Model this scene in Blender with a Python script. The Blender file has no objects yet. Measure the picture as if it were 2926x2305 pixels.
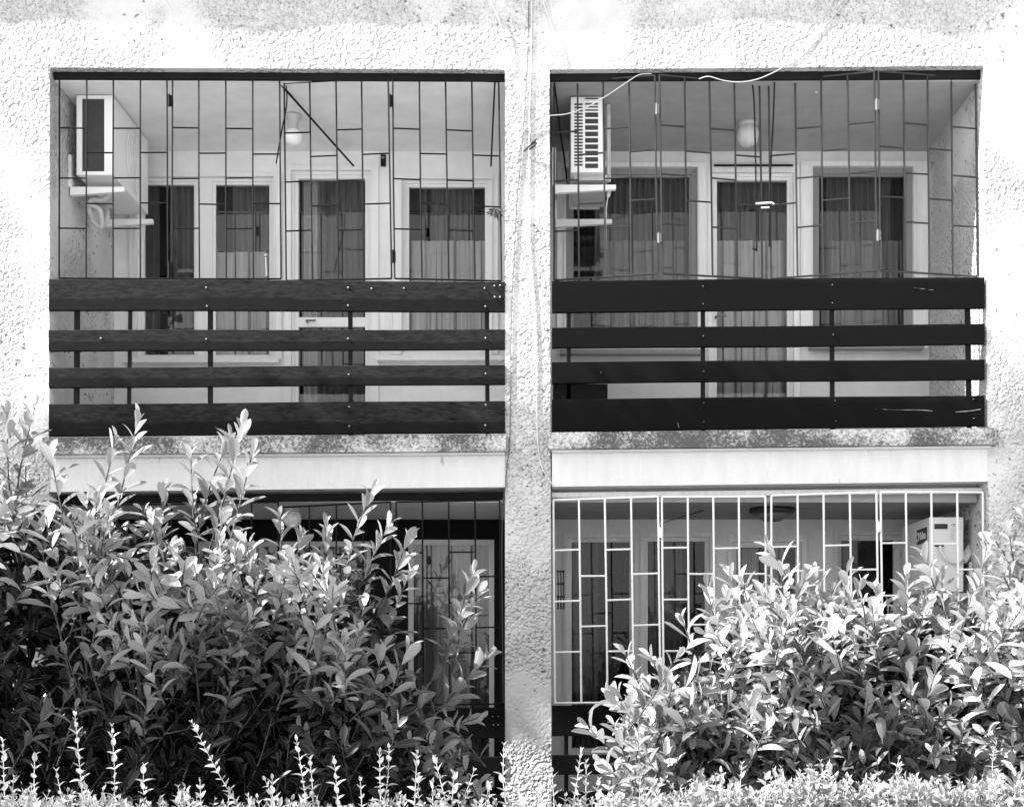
import bpy, bmesh, math, random
import numpy as np
from mathutils import Vector, Matrix, Quaternion
random.seed(7); rng = np.random.default_rng(11)
sc = bpy.context.scene; C = sc.collection
# ------------------------------------------------------------------ camera
DC = 8.7; PXM = 450.0; CX = 1560.0; HY = 1880.0; EYE = 1.6
cam = bpy.data.objects.new('camera', bpy.data.cameras.new('camera')); C.objects.link(cam)
cam.location = (0, -DC, EYE); cam.rotation_euler = (math.radians(90), 0, 0)
cam.data.sensor_width = 36; cam.data.sensor_fit = 'HORIZONTAL'
cam.data.lens = 36 * DC * PXM / 2926.0
cam.data.shift_x = (1463 - CX) / 2926.0; cam.data.shift_y = (HY - 1152.5) / 2926.0
cam.data.clip_end = 2000; sc.camera = cam
# ------------------------------------------------------------------ light
SUN = Vector((0.68, 0.165, -0.70)).normalized()
w = bpy.data.worlds.new("World"); sc.world = w; w.use_nodes = True
nt = w.node_tree; bg = nt.nodes['Background']; sky = nt.nodes.new('ShaderNodeTexSky')
sky.sky_type = 'NISHITA'; sky.sun_disc = False
sky.sun_elevation = math.asin(-SUN.z); sky.sun_rotation = math.atan2(-SUN.x, -SUN.y)
bw = nt.nodes.new('ShaderNodeRGBToBW')
nt.links.new(sky.outputs[0], bw.inputs[0]); nt.links.new(bw.outputs[0], bg.inputs[0]); bg.inputs[1].default_value = 0.15
sl = bpy.data.lights.new('sun', 'SUN'); sl.energy = 5.0; sl.angle = math.radians(0.5); sl.color = (1, 1, 1)
so = bpy.data.objects.new('sun', sl); C.objects.link(so); so.rotation_euler = SUN.to_track_quat('-Z', 'Y').to_euler(); so.location = (-8, -4, 12)
sc.view_settings.view_transform = 'Standard'; sc.view_settings.look = 'None'
sc.view_settings.exposure = 1.95; sc.view_settings.gamma = 1.0
sc.render.engine = 'CYCLES'

# ------------------------------------------------------------------ helpers
def P(px, py, Y=0.0):
    s = (DC + Y) / DC / PXM
    return Vector(((px - CX) * s, Y, EYE + (HY - py) * s))
def node(nt, t, **k):
    n = nt.nodes.new(t)
    for a, v in k.items(): setattr(n, a, v)
    return n
def mat(name, col, rough=0.7, var=0.0, vscale=8, bump=0.0, bscale=60, bdist=0.01, spec=0.4, stretch=None, metal=0.0,
        speck=None, detail=4):
    """col grey albedo; var mottling; bump relief; speck=(scale, threshold, dark value)"""
    m = bpy.data.materials.new(name); m.use_nodes = True; t = m.node_tree; L = t.links
    b = t.nodes['Principled BSDF']; b.inputs['Roughness'].default_value = rough
    b.inputs['Specular IOR Level'].default_value = spec; b.inputs['Metallic'].default_value = metal
    b.inputs['Base Color'].default_value = (col, col, col, 1)
    tc = node(t, 'ShaderNodeTexCoord'); vec = tc.outputs['Object']
    if stretch:
        mp = node(t, 'ShaderNodeMapping'); mp.inputs['Scale'].default_value = stretch; L.new(vec, mp.inputs[0]); vec = mp.outputs[0]
    out = None
    if var:
        n = node(t, 'ShaderNodeTexNoise'); n.inputs['Scale'].default_value = vscale; n.inputs['Detail'].default_value = detail + 2
        n.inputs['Roughness'].default_value = 0.65
        L.new(vec, n.inputs['Vector'])
        mr = node(t, 'ShaderNodeMapRange'); mr.inputs[1].default_value = 0.3; mr.inputs[2].default_value = 0.7
        mr.inputs[3].default_value = col * (1 - var); mr.inputs[4].default_value = min(0.95, col * (1 + var)); L.new(n.outputs[0], mr.inputs[0]); out = mr.outputs[0]
    if speck:
        n = node(t, 'ShaderNodeTexNoise'); n.inputs['Scale'].default_value = speck[0]; n.inputs['Detail'].default_value = 5
        n.inputs['Roughness'].default_value = 0.6
        L.new(vec, n.inputs['Vector'])
        n2 = node(t, 'ShaderNodeTexNoise'); n2.inputs['Scale'].default_value = 1.3; n2.inputs['Detail'].default_value = 3
        L.new(vec, n2.inputs['Vector'])
        ad = node(t, 'ShaderNodeMath', operation='MULTIPLY_ADD'); ad.inputs[1].default_value = 0.30; L.new(n2.outputs[0], ad.inputs[0]); L.new(n.outputs[0], ad.inputs[2])
        mr = node(t, 'ShaderNodeMapRange'); mr.inputs[1].default_value = speck[1] + 0.15; mr.inputs[2].default_value = speck[1] + 0.15 + 0.05
        L.new(ad.outputs[0], mr.inputs[0])
        mx = node(t, 'ShaderNodeMix'); mx.data_type = 'FLOAT'; L.new(mr.outputs[0], mx.inputs[0])
        if out: L.new(out, mx.inputs[2])
        else: mx.inputs[2].default_value = col
        mx.inputs[3].default_value = speck[2]; out = mx.outputs[0]
    if out: L.new(out, b.inputs['Base Color'])
    if bump:
        n = node(t, 'ShaderNodeTexNoise'); n.inputs['Scale'].default_value = bscale; n.inputs['Detail'].default_value = 3
        L.new(vec, n.inputs['Vector'])
        bp = node(t, 'ShaderNodeBump'); bp.inputs['Strength'].default_value = bump; bp.inputs['Distance'].default_value = bdist
        L.new(n.outputs[0], bp.inputs['Height']); L.new(bp.outputs[0], b.inputs['Normal'])
    return m

def stucco_mat(name='rough_stucco'):
    m = mat(name, 0.55, 0.9, var=0.14, vscale=2.6, speck=(24, 0.622, 0.16), spec=0.1, detail=8)
    t = m.node_tree; L = t.links; b = t.nodes['Principled BSDF']; tc = node(t, 'ShaderNodeTexCoord')
    # relief: pebbly dashed render, varying between smooth-ish and coarse areas
    v = node(t, 'ShaderNodeTexVoronoi'); v.inputs['Scale'].default_value = 52; v.feature = 'SMOOTH_F1'
    n0 = node(t, 'ShaderNodeTexNoise'); n0.inputs['Scale'].default_value = 30; n0.inputs['Detail'].default_value = 2
    mixv = node(t, 'ShaderNodeVectorMath', operation='MULTIPLY_ADD'); mixv.inputs[1].default_value = (0.02, 0.02, 0.02)
    L.new(tc.outputs['Object'], n0.inputs['Vector']); L.new(n0.outputs['Color'], mixv.inputs[0]); L.new(tc.outputs['Object'], mixv.inputs[2])
    L.new(mixv.outputs[0], v.inputs['Vector'])
    n = node(t, 'ShaderNodeTexNoise'); n.inputs['Scale'].default_value = 40; n.inputs['Detail'].default_value = 4
    L.new(tc.outputs['Object'], n.inputs['Vector'])
    big = node(t, 'ShaderNodeTexNoise'); big.inputs['Scale'].default_value = 1.15; big.inputs['Detail'].default_value = 4
    L.new(tc.outputs['Object'], big.inputs['Vector'])
    mr = node(t, 'ShaderNodeMapRange'); mr.inputs[1].default_value = 0.42; mr.inputs[2].default_value = 0.52; mr.inputs[3].default_value = 0.08; mr.inputs[4].default_value = 1.0
    L.new(big.outputs[0], mr.inputs[0])
    sub = node(t, 'ShaderNodeMath', operation='SUBTRACT'); L.new(n.outputs[0], sub.inputs[0]); L.new(v.outputs['Distance'], sub.inputs[1])
    mul = node(t, 'ShaderNodeMath', operation='MULTIPLY'); L.new(sub.outputs[0], mul.inputs[0]); L.new(mr.outputs[0], mul.inputs[1])
    bp = node(t, 'ShaderNodeBump'); bp.inputs['Strength'].default_value = 1.0; bp.inputs['Distance'].default_value = 0.037
    L.new(mul.outputs[0], bp.inputs['Height']); L.new(bp.outputs[0], b.inputs['Normal'])
    return m

def board_mat(name, lo, hi, edge=0.45, rough=0.55):
    """painted board: upper part paler, streaks along the grain"""
    m = mat(name, lo, rough, spec=0.06); t = m.node_tree; L = t.links; b = t.nodes['Principled BSDF']; tc = node(t, 'ShaderNodeTexCoord')
    mp = node(t, 'ShaderNodeMapping'); mp.inputs['Scale'].default_value = (1.0, 1.0, 3.5); L.new(tc.outputs['Object'], mp.inputs[0])
    n = node(t, 'ShaderNodeTexNoise'); n.inputs['Scale'].default_value = 14; n.inputs['Detail'].default_value = 9; n.inputs['Roughness'].default_value = 0.75; L.new(mp.outputs[0], n.inputs['Vector'])
    n2 = node(t, 'ShaderNodeTexNoise'); n2.inputs['Scale'].default_value = 3; n2.inputs['Detail'].default_value = 5; L.new(tc.outputs['Object'], n2.inputs['Vector'])
    sp = node(t, 'ShaderNodeSeparateXYZ'); L.new(tc.outputs['Generated'], sp.inputs[0])
    a = node(t, 'ShaderNodeMath', operation='MULTIPLY_ADD'); a.inputs[1].default_value = 0.35; L.new(n2.outputs[0], a.inputs[0]); L.new(sp.outputs[2], a.inputs[2])
    mr = node(t, 'ShaderNodeMapRange'); mr.inputs[1].default_value = edge + 0.13; mr.inputs[2].default_value = edge + 0.22; L.new(a.outputs[0], mr.inputs[0])
    mr2 = node(t, 'ShaderNodeMapRange'); mr2.inputs[1].default_value = 0.35; mr2.inputs[2].default_value = 0.72; L.new(n.outputs[0], mr2.inputs[0])
    fac = node(t, 'ShaderNodeMath', operation='MULTIPLY'); L.new(mr.outputs[0], fac.inputs[0]); L.new(mr2.outputs[0], fac.inputs[1])
    fb = node(t, 'ShaderNodeMath', operation='MULTIPLY_ADD'); fb.inputs[1].default_value = 0.25; L.new(mr2.outputs[0], fb.inputs[0]); L.new(fac.outputs[0], fb.inputs[2])
    mx = node(t, 'ShaderNodeMix'); mx.data_type = 'FLOAT'; mx.inputs[2].default_value = lo; mx.inputs[3].default_value = hi; L.new(fb.outputs[0], mx.inputs[0])
    L.new(mx.outputs[0], b.inputs['Base Color'])
    bp = node(t, 'ShaderNodeBump'); bp.inputs['Strength'].default_value = 0.5; bp.inputs['Distance'].default_value = 0.004
    L.new(n.outputs[0], bp.inputs['Height']); L.new(bp.outputs[0], b.inputs['Normal'])
    return m

def ledge_mat():
    m = mat('lichen_concrete', 0.5, 0.95, spec=0.1); t = m.node_tree; L = t.links; b = t.nodes['Principled BSDF']; tc = node(t, 'ShaderNodeTexCoord')
    n = node(t, 'ShaderNodeTexNoise'); n.inputs['Scale'].default_value = 55; n.inputs['Detail'].default_value = 9; n.inputs['Roughness'].default_value = 0.8; L.new(tc.outputs['Object'], n.inputs['Vector'])
    n2 = node(t, 'ShaderNodeTexNoise'); n2.inputs['Scale'].default_value = 2.3; n2.inputs['Detail'].default_value = 8; mo = node(t, 'ShaderNodeMapping'); mo.inputs['Location'].default_value = (3.7, 0, 1.3); L.new(tc.outputs['Object'], mo.inputs[0]); L.new(mo.outputs[0], n2.inputs['Vector'])
    a = node(t, 'ShaderNodeMath', operation='MULTIPLY_ADD'); a.inputs[1].default_value = 0.9; L.new(n2.outputs[0], a.inputs[0]); L.new(n.outputs[0], a.inputs[2])
    cr = node(t, 'ShaderNodeValToRGB'); e = cr.color_ramp.elements
    e[0].position = 0.80; e[0].color = (0.62, 0.62, 0.62, 1); e[1].position = 1.14; e[1].color = (0.10, 0.10, 0.10, 1)
    x = cr.color_ramp.elements.new(0.95); x.color = (0.25, 0.25, 0.25, 1)
    L.new(a.outputs[0], cr.inputs[0]); L.new(cr.outputs[0], b.inputs['Base Color'])
    bp = node(t, 'ShaderNodeBump'); bp.inputs['Strength'].default_value = 0.8; bp.inputs['Distance'].default_value = 0.01
    L.new(n.outputs[0], bp.inputs['Height']); L.new(bp.outputs[0], b.inputs['Normal'])
    return m

def glass_mat(name, tint=0.8, refl=1.0):
    m = bpy.data.materials.new(name); m.use_nodes = True; t = m.node_tree; t.nodes.clear(); L = t.links
    o = node(t, 'ShaderNodeOutputMaterial'); mx = node(t, 'ShaderNodeMixShader'); tr = node(t, 'ShaderNodeBsdfTransparent'); gl = node(t, 'ShaderNodeBsdfGlossy')
    tr.inputs[0].default_value = (tint, tint, tint, 1); gl.inputs['Roughness'].default_value = 0.01
    fr = node(t, 'ShaderNodeFresnel'); fr.inputs[0].default_value = 1.5
    mu = node(t, 'ShaderNodeMath', operation='MULTIPLY'); mu.inputs[1].default_value = refl; L.new(fr.outputs[0], mu.inputs[0])
    # faint old-glass waviness
    tc = node(t, 'ShaderNodeTexCoord'); n = node(t, 'ShaderNodeTexNoise'); n.inputs['Scale'].default_value = 3; L.new(tc.outputs['Object'], n.inputs['Vector'])
    bp = node(t, 'ShaderNodeBump'); bp.inputs['Strength'].default_value = 0.02; bp.inputs['Distance'].default_value = 0.01; L.new(n.outputs[0], bp.inputs['Height']); L.new(bp.outputs[0], gl.inputs['Normal'])
    L.new(mu.outputs[0], mx.inputs[0]); L.new(tr.outputs[0], mx.inputs[1]); L.new(gl.outputs[0], mx.inputs[2]); L.new(mx.outputs[0], o.inputs[0])
    return m

def leaf_mat(name, dark, light, rough=0.38, transl=0.3, edge=0.22):
    m = bpy.data.materials.new(name); m.use_nodes = True; t = m.node_tree; L = t.links; b = t.nodes['Principled BSDF']
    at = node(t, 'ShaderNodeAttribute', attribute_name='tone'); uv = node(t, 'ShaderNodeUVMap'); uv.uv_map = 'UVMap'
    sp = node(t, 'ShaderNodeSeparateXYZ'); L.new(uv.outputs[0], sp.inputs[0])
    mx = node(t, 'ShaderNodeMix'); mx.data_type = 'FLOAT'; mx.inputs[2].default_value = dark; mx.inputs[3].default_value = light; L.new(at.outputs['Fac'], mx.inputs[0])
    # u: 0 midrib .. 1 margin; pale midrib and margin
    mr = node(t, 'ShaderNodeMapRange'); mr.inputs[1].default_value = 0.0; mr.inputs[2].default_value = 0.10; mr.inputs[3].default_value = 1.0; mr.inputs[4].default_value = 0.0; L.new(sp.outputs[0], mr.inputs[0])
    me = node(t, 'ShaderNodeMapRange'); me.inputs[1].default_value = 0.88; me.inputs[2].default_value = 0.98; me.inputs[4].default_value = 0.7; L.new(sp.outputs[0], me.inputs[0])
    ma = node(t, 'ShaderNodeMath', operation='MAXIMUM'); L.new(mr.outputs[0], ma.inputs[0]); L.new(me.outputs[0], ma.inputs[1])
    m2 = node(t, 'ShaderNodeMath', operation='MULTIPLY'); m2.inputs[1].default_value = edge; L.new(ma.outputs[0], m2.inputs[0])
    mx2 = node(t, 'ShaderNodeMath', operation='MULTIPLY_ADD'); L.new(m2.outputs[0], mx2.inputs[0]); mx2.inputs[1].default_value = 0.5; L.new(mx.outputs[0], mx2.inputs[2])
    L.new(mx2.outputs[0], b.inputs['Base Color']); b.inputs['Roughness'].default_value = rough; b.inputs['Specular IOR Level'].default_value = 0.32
    tr = node(t, 'ShaderNodeBsdfTranslucent'); L.new(mx2.outputs[0], tr.inputs[0]); ms = node(t, 'ShaderNodeMixShader'); ms.inputs[0].default_value = transl
    o = t.nodes['Material Output']; L.new(b.outputs[0], ms.inputs[1]); L.new(tr.outputs[0], ms.inputs[2]); L.new(ms.outputs[0], o.inputs[0])
    return m

def thing(name, label, cat, loc, group=None):
    o = bpy.data.objects.new(name, None); C.objects.link(o); o.location = loc; o.empty_display_size = 0.1
    o['label'] = label; o['category'] = cat
    if group: o['group'] = group
    return o
def origin(o):
    v = Vector((0, 0, 0))
    while o is not None: v += o.location; o = o.parent
    return v
def link_mesh(name, me, m, parent=None, loc=None):
    o = bpy.data.objects.new(name, me); C.objects.link(o)
    if m: me.materials.append(m)
    if parent is not None:
        o.parent = parent; off = origin(parent)
    else:
        off = Vector(loc) if loc is not None else Vector((0, 0, 0)); o.location = off
    me.transform(Matrix.Translation(-off)); return o
def obj(name, bm, m, parent=None, loc=None, label=None, cat=None, kind=None, group=None, smooth=False):
    bmesh.ops.recalc_face_normals(bm, faces=bm.faces)
    me = bpy.data.meshes.new(name); bm.to_mesh(me); bm.free()
    if smooth:
        for p in me.polygons: p.use_smooth = True
    o = link_mesh(name, me, m, parent, loc)
    if label: o['label'] = label
    if cat: o['category'] = cat
    if kind: o['kind'] = kind
    if group: o['group'] = group
    return o
def hexa(bm, a, b, c, d, a2, b2, c2, d2):
    v = [bm.verts.new(p) for p in (a, b, c, d, a2, b2, c2, d2)]
    for f in ((0, 1, 2, 3), (7, 6, 5, 4), (0, 4, 5, 1), (1, 5, 6, 2), (2, 6, 7, 3), (3, 7, 4, 0)): bm.faces.new([v[i] for i in f])
def quadbox(bm, pts, Y0, Y1, ref=None):
    """prism: outline of four picture points seen on plane Y0, extruded straight back to Y1"""
    if ref is None: ref = Y0
    f = [P(x, y, ref) for x, y in pts]
    hexa(bm, *[Vector((p.x, Y0, p.z)) for p in f], *[Vector((p.x, Y1, p.z)) for p in f])
def rbox(bm, x0, x1, y0, y1, Y0, Y1, ref=None): quadbox(bm, [(x0, y0), (x1, y0), (x1, y1), (x0, y1)], Y0, Y1, ref)
def box(bm, c, s):
    c = Vector(c); x, y, z = s[0] / 2, s[1] / 2, s[2] / 2
    q = [(-x, -y, z), (x, -y, z), (x, -y, -z), (-x, -y, -z), (-x, y, z), (x, y, z), (x, y, -z), (-x, y, -z)]
    hexa(bm, *[c + Vector(k) for k in q])
def tube(bm, pts, r, n=6, caps=True):
    pts = [Vector(p) for p in pts]; rings = []; rr = r if isinstance(r, (list, tuple)) else [r] * len(pts)
    up = None
    for i, p in enumerate(pts):
        d = (pts[min(i + 1, len(pts) - 1)] - pts[max(i - 1, 0)])
        if d.length < 1e-9: d = Vector((0, 0, 1))
        d.normalize()
        if up is None: up = d.orthogonal().normalized()
        else:
            up = up - d * up.dot(d)
            up = up.normalized() if up.length > 1e-6 else d.orthogonal().normalized()
        s = d.cross(up); rings.append([bm.verts.new(p + (up * math.cos(2 * math.pi * k / n) + s * math.sin(2 * math.pi * k / n)) * rr[i]) for k in range(n)])
    for a, b in zip(rings, rings[1:]):
        for k in range(n): bm.faces.new((a[k], a[(k + 1) % n], b[(k + 1) % n], b[k]))
    if caps:
        bm.faces.new(rings[0][::-1]); bm.faces.new(rings[-1])
def lathe(bm, c, prof, n=20, axis='Z'):
    c = Vector(c); rings = []
    for r, h in prof:
        rings.append([bm.verts.new(c + (Vector((r * math.cos(2 * math.pi * k / n), r * math.sin(2 * math.pi * k / n), h)) if axis == 'Z' else
                     Vector((r * math.cos(2 * math.pi * k / n), h, r * math.sin(2 * math.pi * k / n))))) for k in range(n)])
    for a, b in zip(rings, rings[1:]):
        for k in range(n): bm.faces.new((a[k], a[(k + 1) % n], b[(k + 1) % n], b[k]))
    bm.faces.new(rings[0]); bm.faces.new(rings[-1])
def spline(pts, k=6):
    pts = [Vector(p) for p in pts]; out = []
    for i in range(len(pts) - 1):
        p0 = pts[max(i - 1, 0)]; p1 = pts[i]; p2 = pts[i + 1]; p3 = pts[min(i + 2, len(pts) - 1)]
        for j in range(k):
            t = j / k
            out.append(0.5 * ((2 * p1) + (p2 - p0) * t + (2 * p0 - 5 * p1 + 4 * p2 - p3) * t * t + (3 * p1 - p0 - 3 * p2 + p3) * t ** 3))
    out.append(pts[-1]); return out
def wall_holes(bm, x0, x1, y0, y1, holes, Y, T):
    """wall seen on plane Y with rectangular openings, thickness T"""
    xs = sorted({x0, x1, *[h[0] for h in holes], *[h[1] for h in holes]}); ys = sorted({y0, y1, *[h[2] for h in holes], *[h[3] for h in holes]})
    for a, b in zip(xs, xs[1:]):
        for c, d in zip(ys, ys[1:]):
            mx, my = (a + b) / 2, (c + d) / 2
            if any(h[0] < mx < h[1] and h[2] < my < h[3] for h in holes): continue
            bm.faces.new([bm.verts.new(P(*q, Y)) for q in ((a, c), (b, c), (b, d), (a, d))])
    for h in holes:
        c = [P(h[0], h[2], Y), P(h[1], h[2], Y), P(h[1], h[3], Y), P(h[0], h[3], Y)]
        for i in range(4):
            a, b = c[i], c[(i + 1) % 4]
            bm.faces.new([bm.verts.new(q) for q in (a, b, b + Vector((0, T, 0)), a + Vector((0, T, 0)))])

# ------------------------------------------------------------------ materials
M = {}
M['stucco'] = stucco_mat()
M['smooth'] = mat('smooth_render', 0.70, 0.9, var=0.10, vscale=3, bump=0.5, bscale=45, bdist=0.008, speck=(26, 0.66, 0.3), spec=0.1, detail=8)
M['beam'] = mat('streaked_render', 0.66, 0.9, var=0.08, vscale=2.4, bump=0.5, bscale=45, bdist=0.008, spec=0.1, detail=8, stretch=(5, 5, 1.2), speck=(5, 0.66, 0.4))
M['ledge'] = ledge_mat()
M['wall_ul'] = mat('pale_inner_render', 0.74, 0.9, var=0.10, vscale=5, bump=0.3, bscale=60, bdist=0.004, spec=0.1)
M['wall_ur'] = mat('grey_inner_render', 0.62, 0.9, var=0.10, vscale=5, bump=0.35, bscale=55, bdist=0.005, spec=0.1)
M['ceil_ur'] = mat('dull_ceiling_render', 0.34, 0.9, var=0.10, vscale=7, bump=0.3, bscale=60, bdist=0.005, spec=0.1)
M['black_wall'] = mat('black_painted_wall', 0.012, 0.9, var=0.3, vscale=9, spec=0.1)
M['white_paint'] = mat('white_gloss_paint', 0.72, 0.45, var=0.05, vscale=6, stretch=(6, 6, 0.6))
M['cream_paint'] = mat('aged_white_paint', 0.74, 0.5, var=0.12, vscale=7, stretch=(6, 6, 0.6))
M['grey_paint'] = mat('grey_window_paint', 0.24, 0.5, var=0.1, vscale=7, stretch=(6, 6, 0.6))
M['board_old'] = board_mat('worn_dark_board', 0.005, 0.024, 0.42, rough=0.7)
M['board_new'] = board_mat('fresh_black_board', 0.003, 0.008, 0.9, rough=0.7)
M['iron'] = mat('black_painted_iron', 0.006, 0.6, var=0.3, vscale=30, spec=0.12)
M['iron2'] = mat('glossy_dark_iron', 0.018, 0.35, var=0.3, vscale=40, spec=0.4)
M['iron_white'] = mat('white_painted_iron', 0.80, 0.4, var=0.06, vscale=30, spec=0.5)
M['wall_lr'] = mat('dim_inner_render', 0.62, 0.9, var=0.12, vscale=5, bump=0.35, bscale=55, bdist=0.005, spec=0.1)
M['frame_lr'] = mat('pale_grey_paint', 0.62, 0.5, var=0.12, vscale=7, stretch=(6, 6, 0.6))
M['hinge'] = mat('grey_steel_hinge', 0.16, 0.5, metal=0.2)
M['bolt'] = mat('zinc_bolt', 0.25, 0.35, metal=0.3, spec=0.8)
M['glass'] = glass_mat('window_glass', 0.85, 0.8)
M['glass_lr'] = glass_mat('dusty_window_glass', 0.8, 0.4)
M['curtain'] = mat('sheer_curtain', 0.19, 0.95, var=0.22, vscale=6, stretch=(5, 5, 0.4))
M['curtain_mid'] = mat('grey_curtain_and_reflection', 0.30, 0.95, var=0.25, vscale=6, stretch=(5, 5, 0.4))  # real curtains, plus sheets imitating reflections in the upper right panes
M['curtain_lt'] = mat('pale_curtain_and_reflection', 0.62, 0.95, var=0.2, vscale=6, stretch=(5, 5, 0.4))  # real curtains, plus pale sheets imitating reflections in the lower glass
M['dark_cloth'] = mat('dark_drape', 0.02, 0.95, var=0.3, vscale=6, stretch=(5, 5, 0.4))
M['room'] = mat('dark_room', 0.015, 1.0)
M['ac'] = mat('ac_white_enamel', 0.74, 0.4, var=0.04, vscale=5)
M['ac_dim'] = mat('ac_grey_enamel', 0.42, 0.5, var=0.12, vscale=9)
M['ac_dark'] = mat('ac_dark_grille', 0.03, 0.6, var=0.2, vscale=30)
M['label_dark'] = mat('dark_badge', 0.03, 0.4)
M['sticker'] = mat('sticker_paper', 0.75, 0.6)
M['lamp_glass'] = mat('opal_glass', 0.72, 0.25, spec=0.6)
M['lamp_ur'] = mat('dusty_opal_glass', 0.5, 0.4, var=0.2, vscale=15)
M['smoked'] = mat('smoked_glass', 0.10, 0.4)
M['lamp_dark'] = mat('dark_lamp_metal', 0.02, 0.5)
M['cable_w'] = mat('white_cable', 0.6, 0.5, var=.15, vscale=20)
M['cable_g'] = mat('grey_cable', 0.28, 0.5, var=.15, vscale=20)
M['cable_a'] = mat('shadow_grey_cable', 0.12, 0.5, var=.3, vscale=20)  # grey takes in the thin shadow line beside the white cable
M['cable_d'] = mat('dark_cable', 0.03, 0.6)
M['hose'] = mat('corrugated_hose', 0.5, 0.6, var=0.2, vscale=30)
M['bark'] = mat('bark', 0.06, 0.9, var=0.3, vscale=30, bump=0.5, bscale=60)
M['stem'] = mat('young_stem', 0.38, 0.6, var=0.1, vscale=20)
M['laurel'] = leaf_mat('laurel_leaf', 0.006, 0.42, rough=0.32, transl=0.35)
M['privet'] = leaf_mat('privet_leaf', 0.08, 0.40, rough=0.45, edge=0.15)
M['tree_leaf'] = leaf_mat('tree_leaf', 0.06, 0.12)
M['soil'] = mat('soil_and_grass', 0.16, 1.0, var=0.5, vscale=3, bump=0.6, bscale=14, bdist=0.05)
M['paving'] = mat('pale_paving', 0.45, 0.9, var=0.15, vscale=1.5, bump=0.2, bscale=30)

# ------------------------------------------------------------------ ground
bm = bmesh.new(); box(bm, (0, 0, -0.1), (600, 600, 0.2)); obj('ground', bm, M['soil'], kind='structure')
bm = bmesh.new(); box(bm, (0, -12.2, -0.02), (60, 14, 0.064)); obj('path', bm, M['paving'], kind='structure')

# ------------------------------------------------------------------ building
B = thing('apartment_building', 'pale rough rendered two storey block front with four recessed balconies', 'building', (0, 0, 0))
YB = 1.3           # back wall of the balconies
def facade():
    bm = bmesh.new(); OL, OR, T, BOT = -2600, 5200, -1400, 2600; cache = {}
    def V(x, y, Y=0.0):
        k = (x, y, Y)
        if k not in cache: p = P(x, y, 0.0); cache[k] = bm.verts.new((p.x, Y, p.z))
        return cache[k]
    for poly in ([(OL, T), (142, T), (142, 193), (139, BOT), (OL, BOT)], [(142, T), (1443, T), (1443, 199), (142, 193)],
                 [(1443, T), (1570, T), (1570, 199), (1577, BOT), (1443, BOT), (1443, 199)], [(1570, T), (2811, T), (2811, 188), (1570, 199)],
                 [(2811, T), (OR, T), (OR, BOT), (2843, BOT), (2822, 1225), (2811, 188)]):
        bm.faces.new([V(*q) for q in poly])
    D = YB + 0.3                                            # reveals of the openings, outer sides and top
    for a, b, d in (((142, 193), (139, BOT), D), ((1443, 199), (1443, BOT), YB + .02), ((1570, 199), (1577, BOT), YB + .02), ((2811, 188), (2822, 1225), D), ((2822, 1225), (2843, BOT), D),
                    ((142, 193), (1443, 199), .25), ((1570, 199), (2811, 188), .25), ((OL, T), (OL, BOT), D), ((OR, T), (OR, BOT), D), ((OL, T), (OR, T), D)):
        bm.faces.new([V(*a), V(*b), V(*b, d), V(*a, d)])
    return bm
obj('facade_wall', facade(), M['stucco'], B)
bm = bmesh.new()                                            # back of the lintels, above the ceilings
quadbox(bm, [(143, -1390), (1442, -1390), (1442, 180), (143, 180)], 0.251, YB + 0.3, ref=0); obj('upper_wall', bm, M['smooth'], B)
bm = bmesh.new(); quadbox(bm, [(1571, -1390), (2810, -1390), (2810, 180), (1571, 180)], 0.251, YB + 0.3, ref=0); obj('upper_wall', bm, M['smooth'], B)
bm = bmesh.new()   # eave above, out of view, its edge waved to ripple the shade it casts
N = 60; xs = [-2700 + i * (8000 / N) for i in range(N + 1)]
prof = [(x, -0.20 - 0.008 * math.sin(x / 170.0) - 0.005 * math.sin(x / 61.0 + 1) - 0.003 * math.sin(x / 23.0)) for x in xs]
rows = []
for x, Y in prof:
    X = P(x, 0, 0).x; zt = P(0, -300, 0).z
    rows.append([bm.verts.new((X, Y, zt)), bm.verts.new((X, Y, zt + 0.12)), bm.verts.new((X, 0.0, zt + 0.12)), bm.verts.new((X, 0.0, zt))])
for a, b in zip(rows, rows[1:]):
    for k in range(4): bm.faces.new((a[k], a[(k + 1) % 4], b[(k + 1) % 4], b[k]))
obj('roof_eave', bm, M['smooth'], B)
# beams under the upper balconies (front faces just behind the pillar's face)
for pts in ([(139, 1290), (1443, 1285), (1443, 1391), (139, 1405)], [(1577, 1278), (2826, 1265), (2832, 1375), (1577, 1390)]):
    bm = bmesh.new(); quadbox(bm, pts, 0.005, 0.2); obj('edge_beam', bm, M['beam'], B)
# projecting ledges with lichen
for i, pts in enumerate(([(121, 1250), (1446, 1240), (1446, 1288), (121, 1297)], [(1567, 1235), (2853, 1222), (2853, 1269), (1567, 1282)])):
    bm = bmesh.new(); quadbox(bm, pts, -0.085, -0.001, ref=-0.085); obj('balcony_ledge', bm, M['ledge'], B)
    bm = bmesh.new(); q = [(pts[3][0] + 4, pts[3][1] - 2), (pts[2][0] - (0 if i else 4) - (22 if i else 0), pts[2][1] - 2), (pts[2][0] - (22 if i else 4), pts[2][1] + 10), (pts[3][0] + 12, pts[3][1] + 10)]
    quadbox(bm, q, -0.03, -0.001, ref=-0.03); obj('drip_band', bm, M['smooth'], B)
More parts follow.
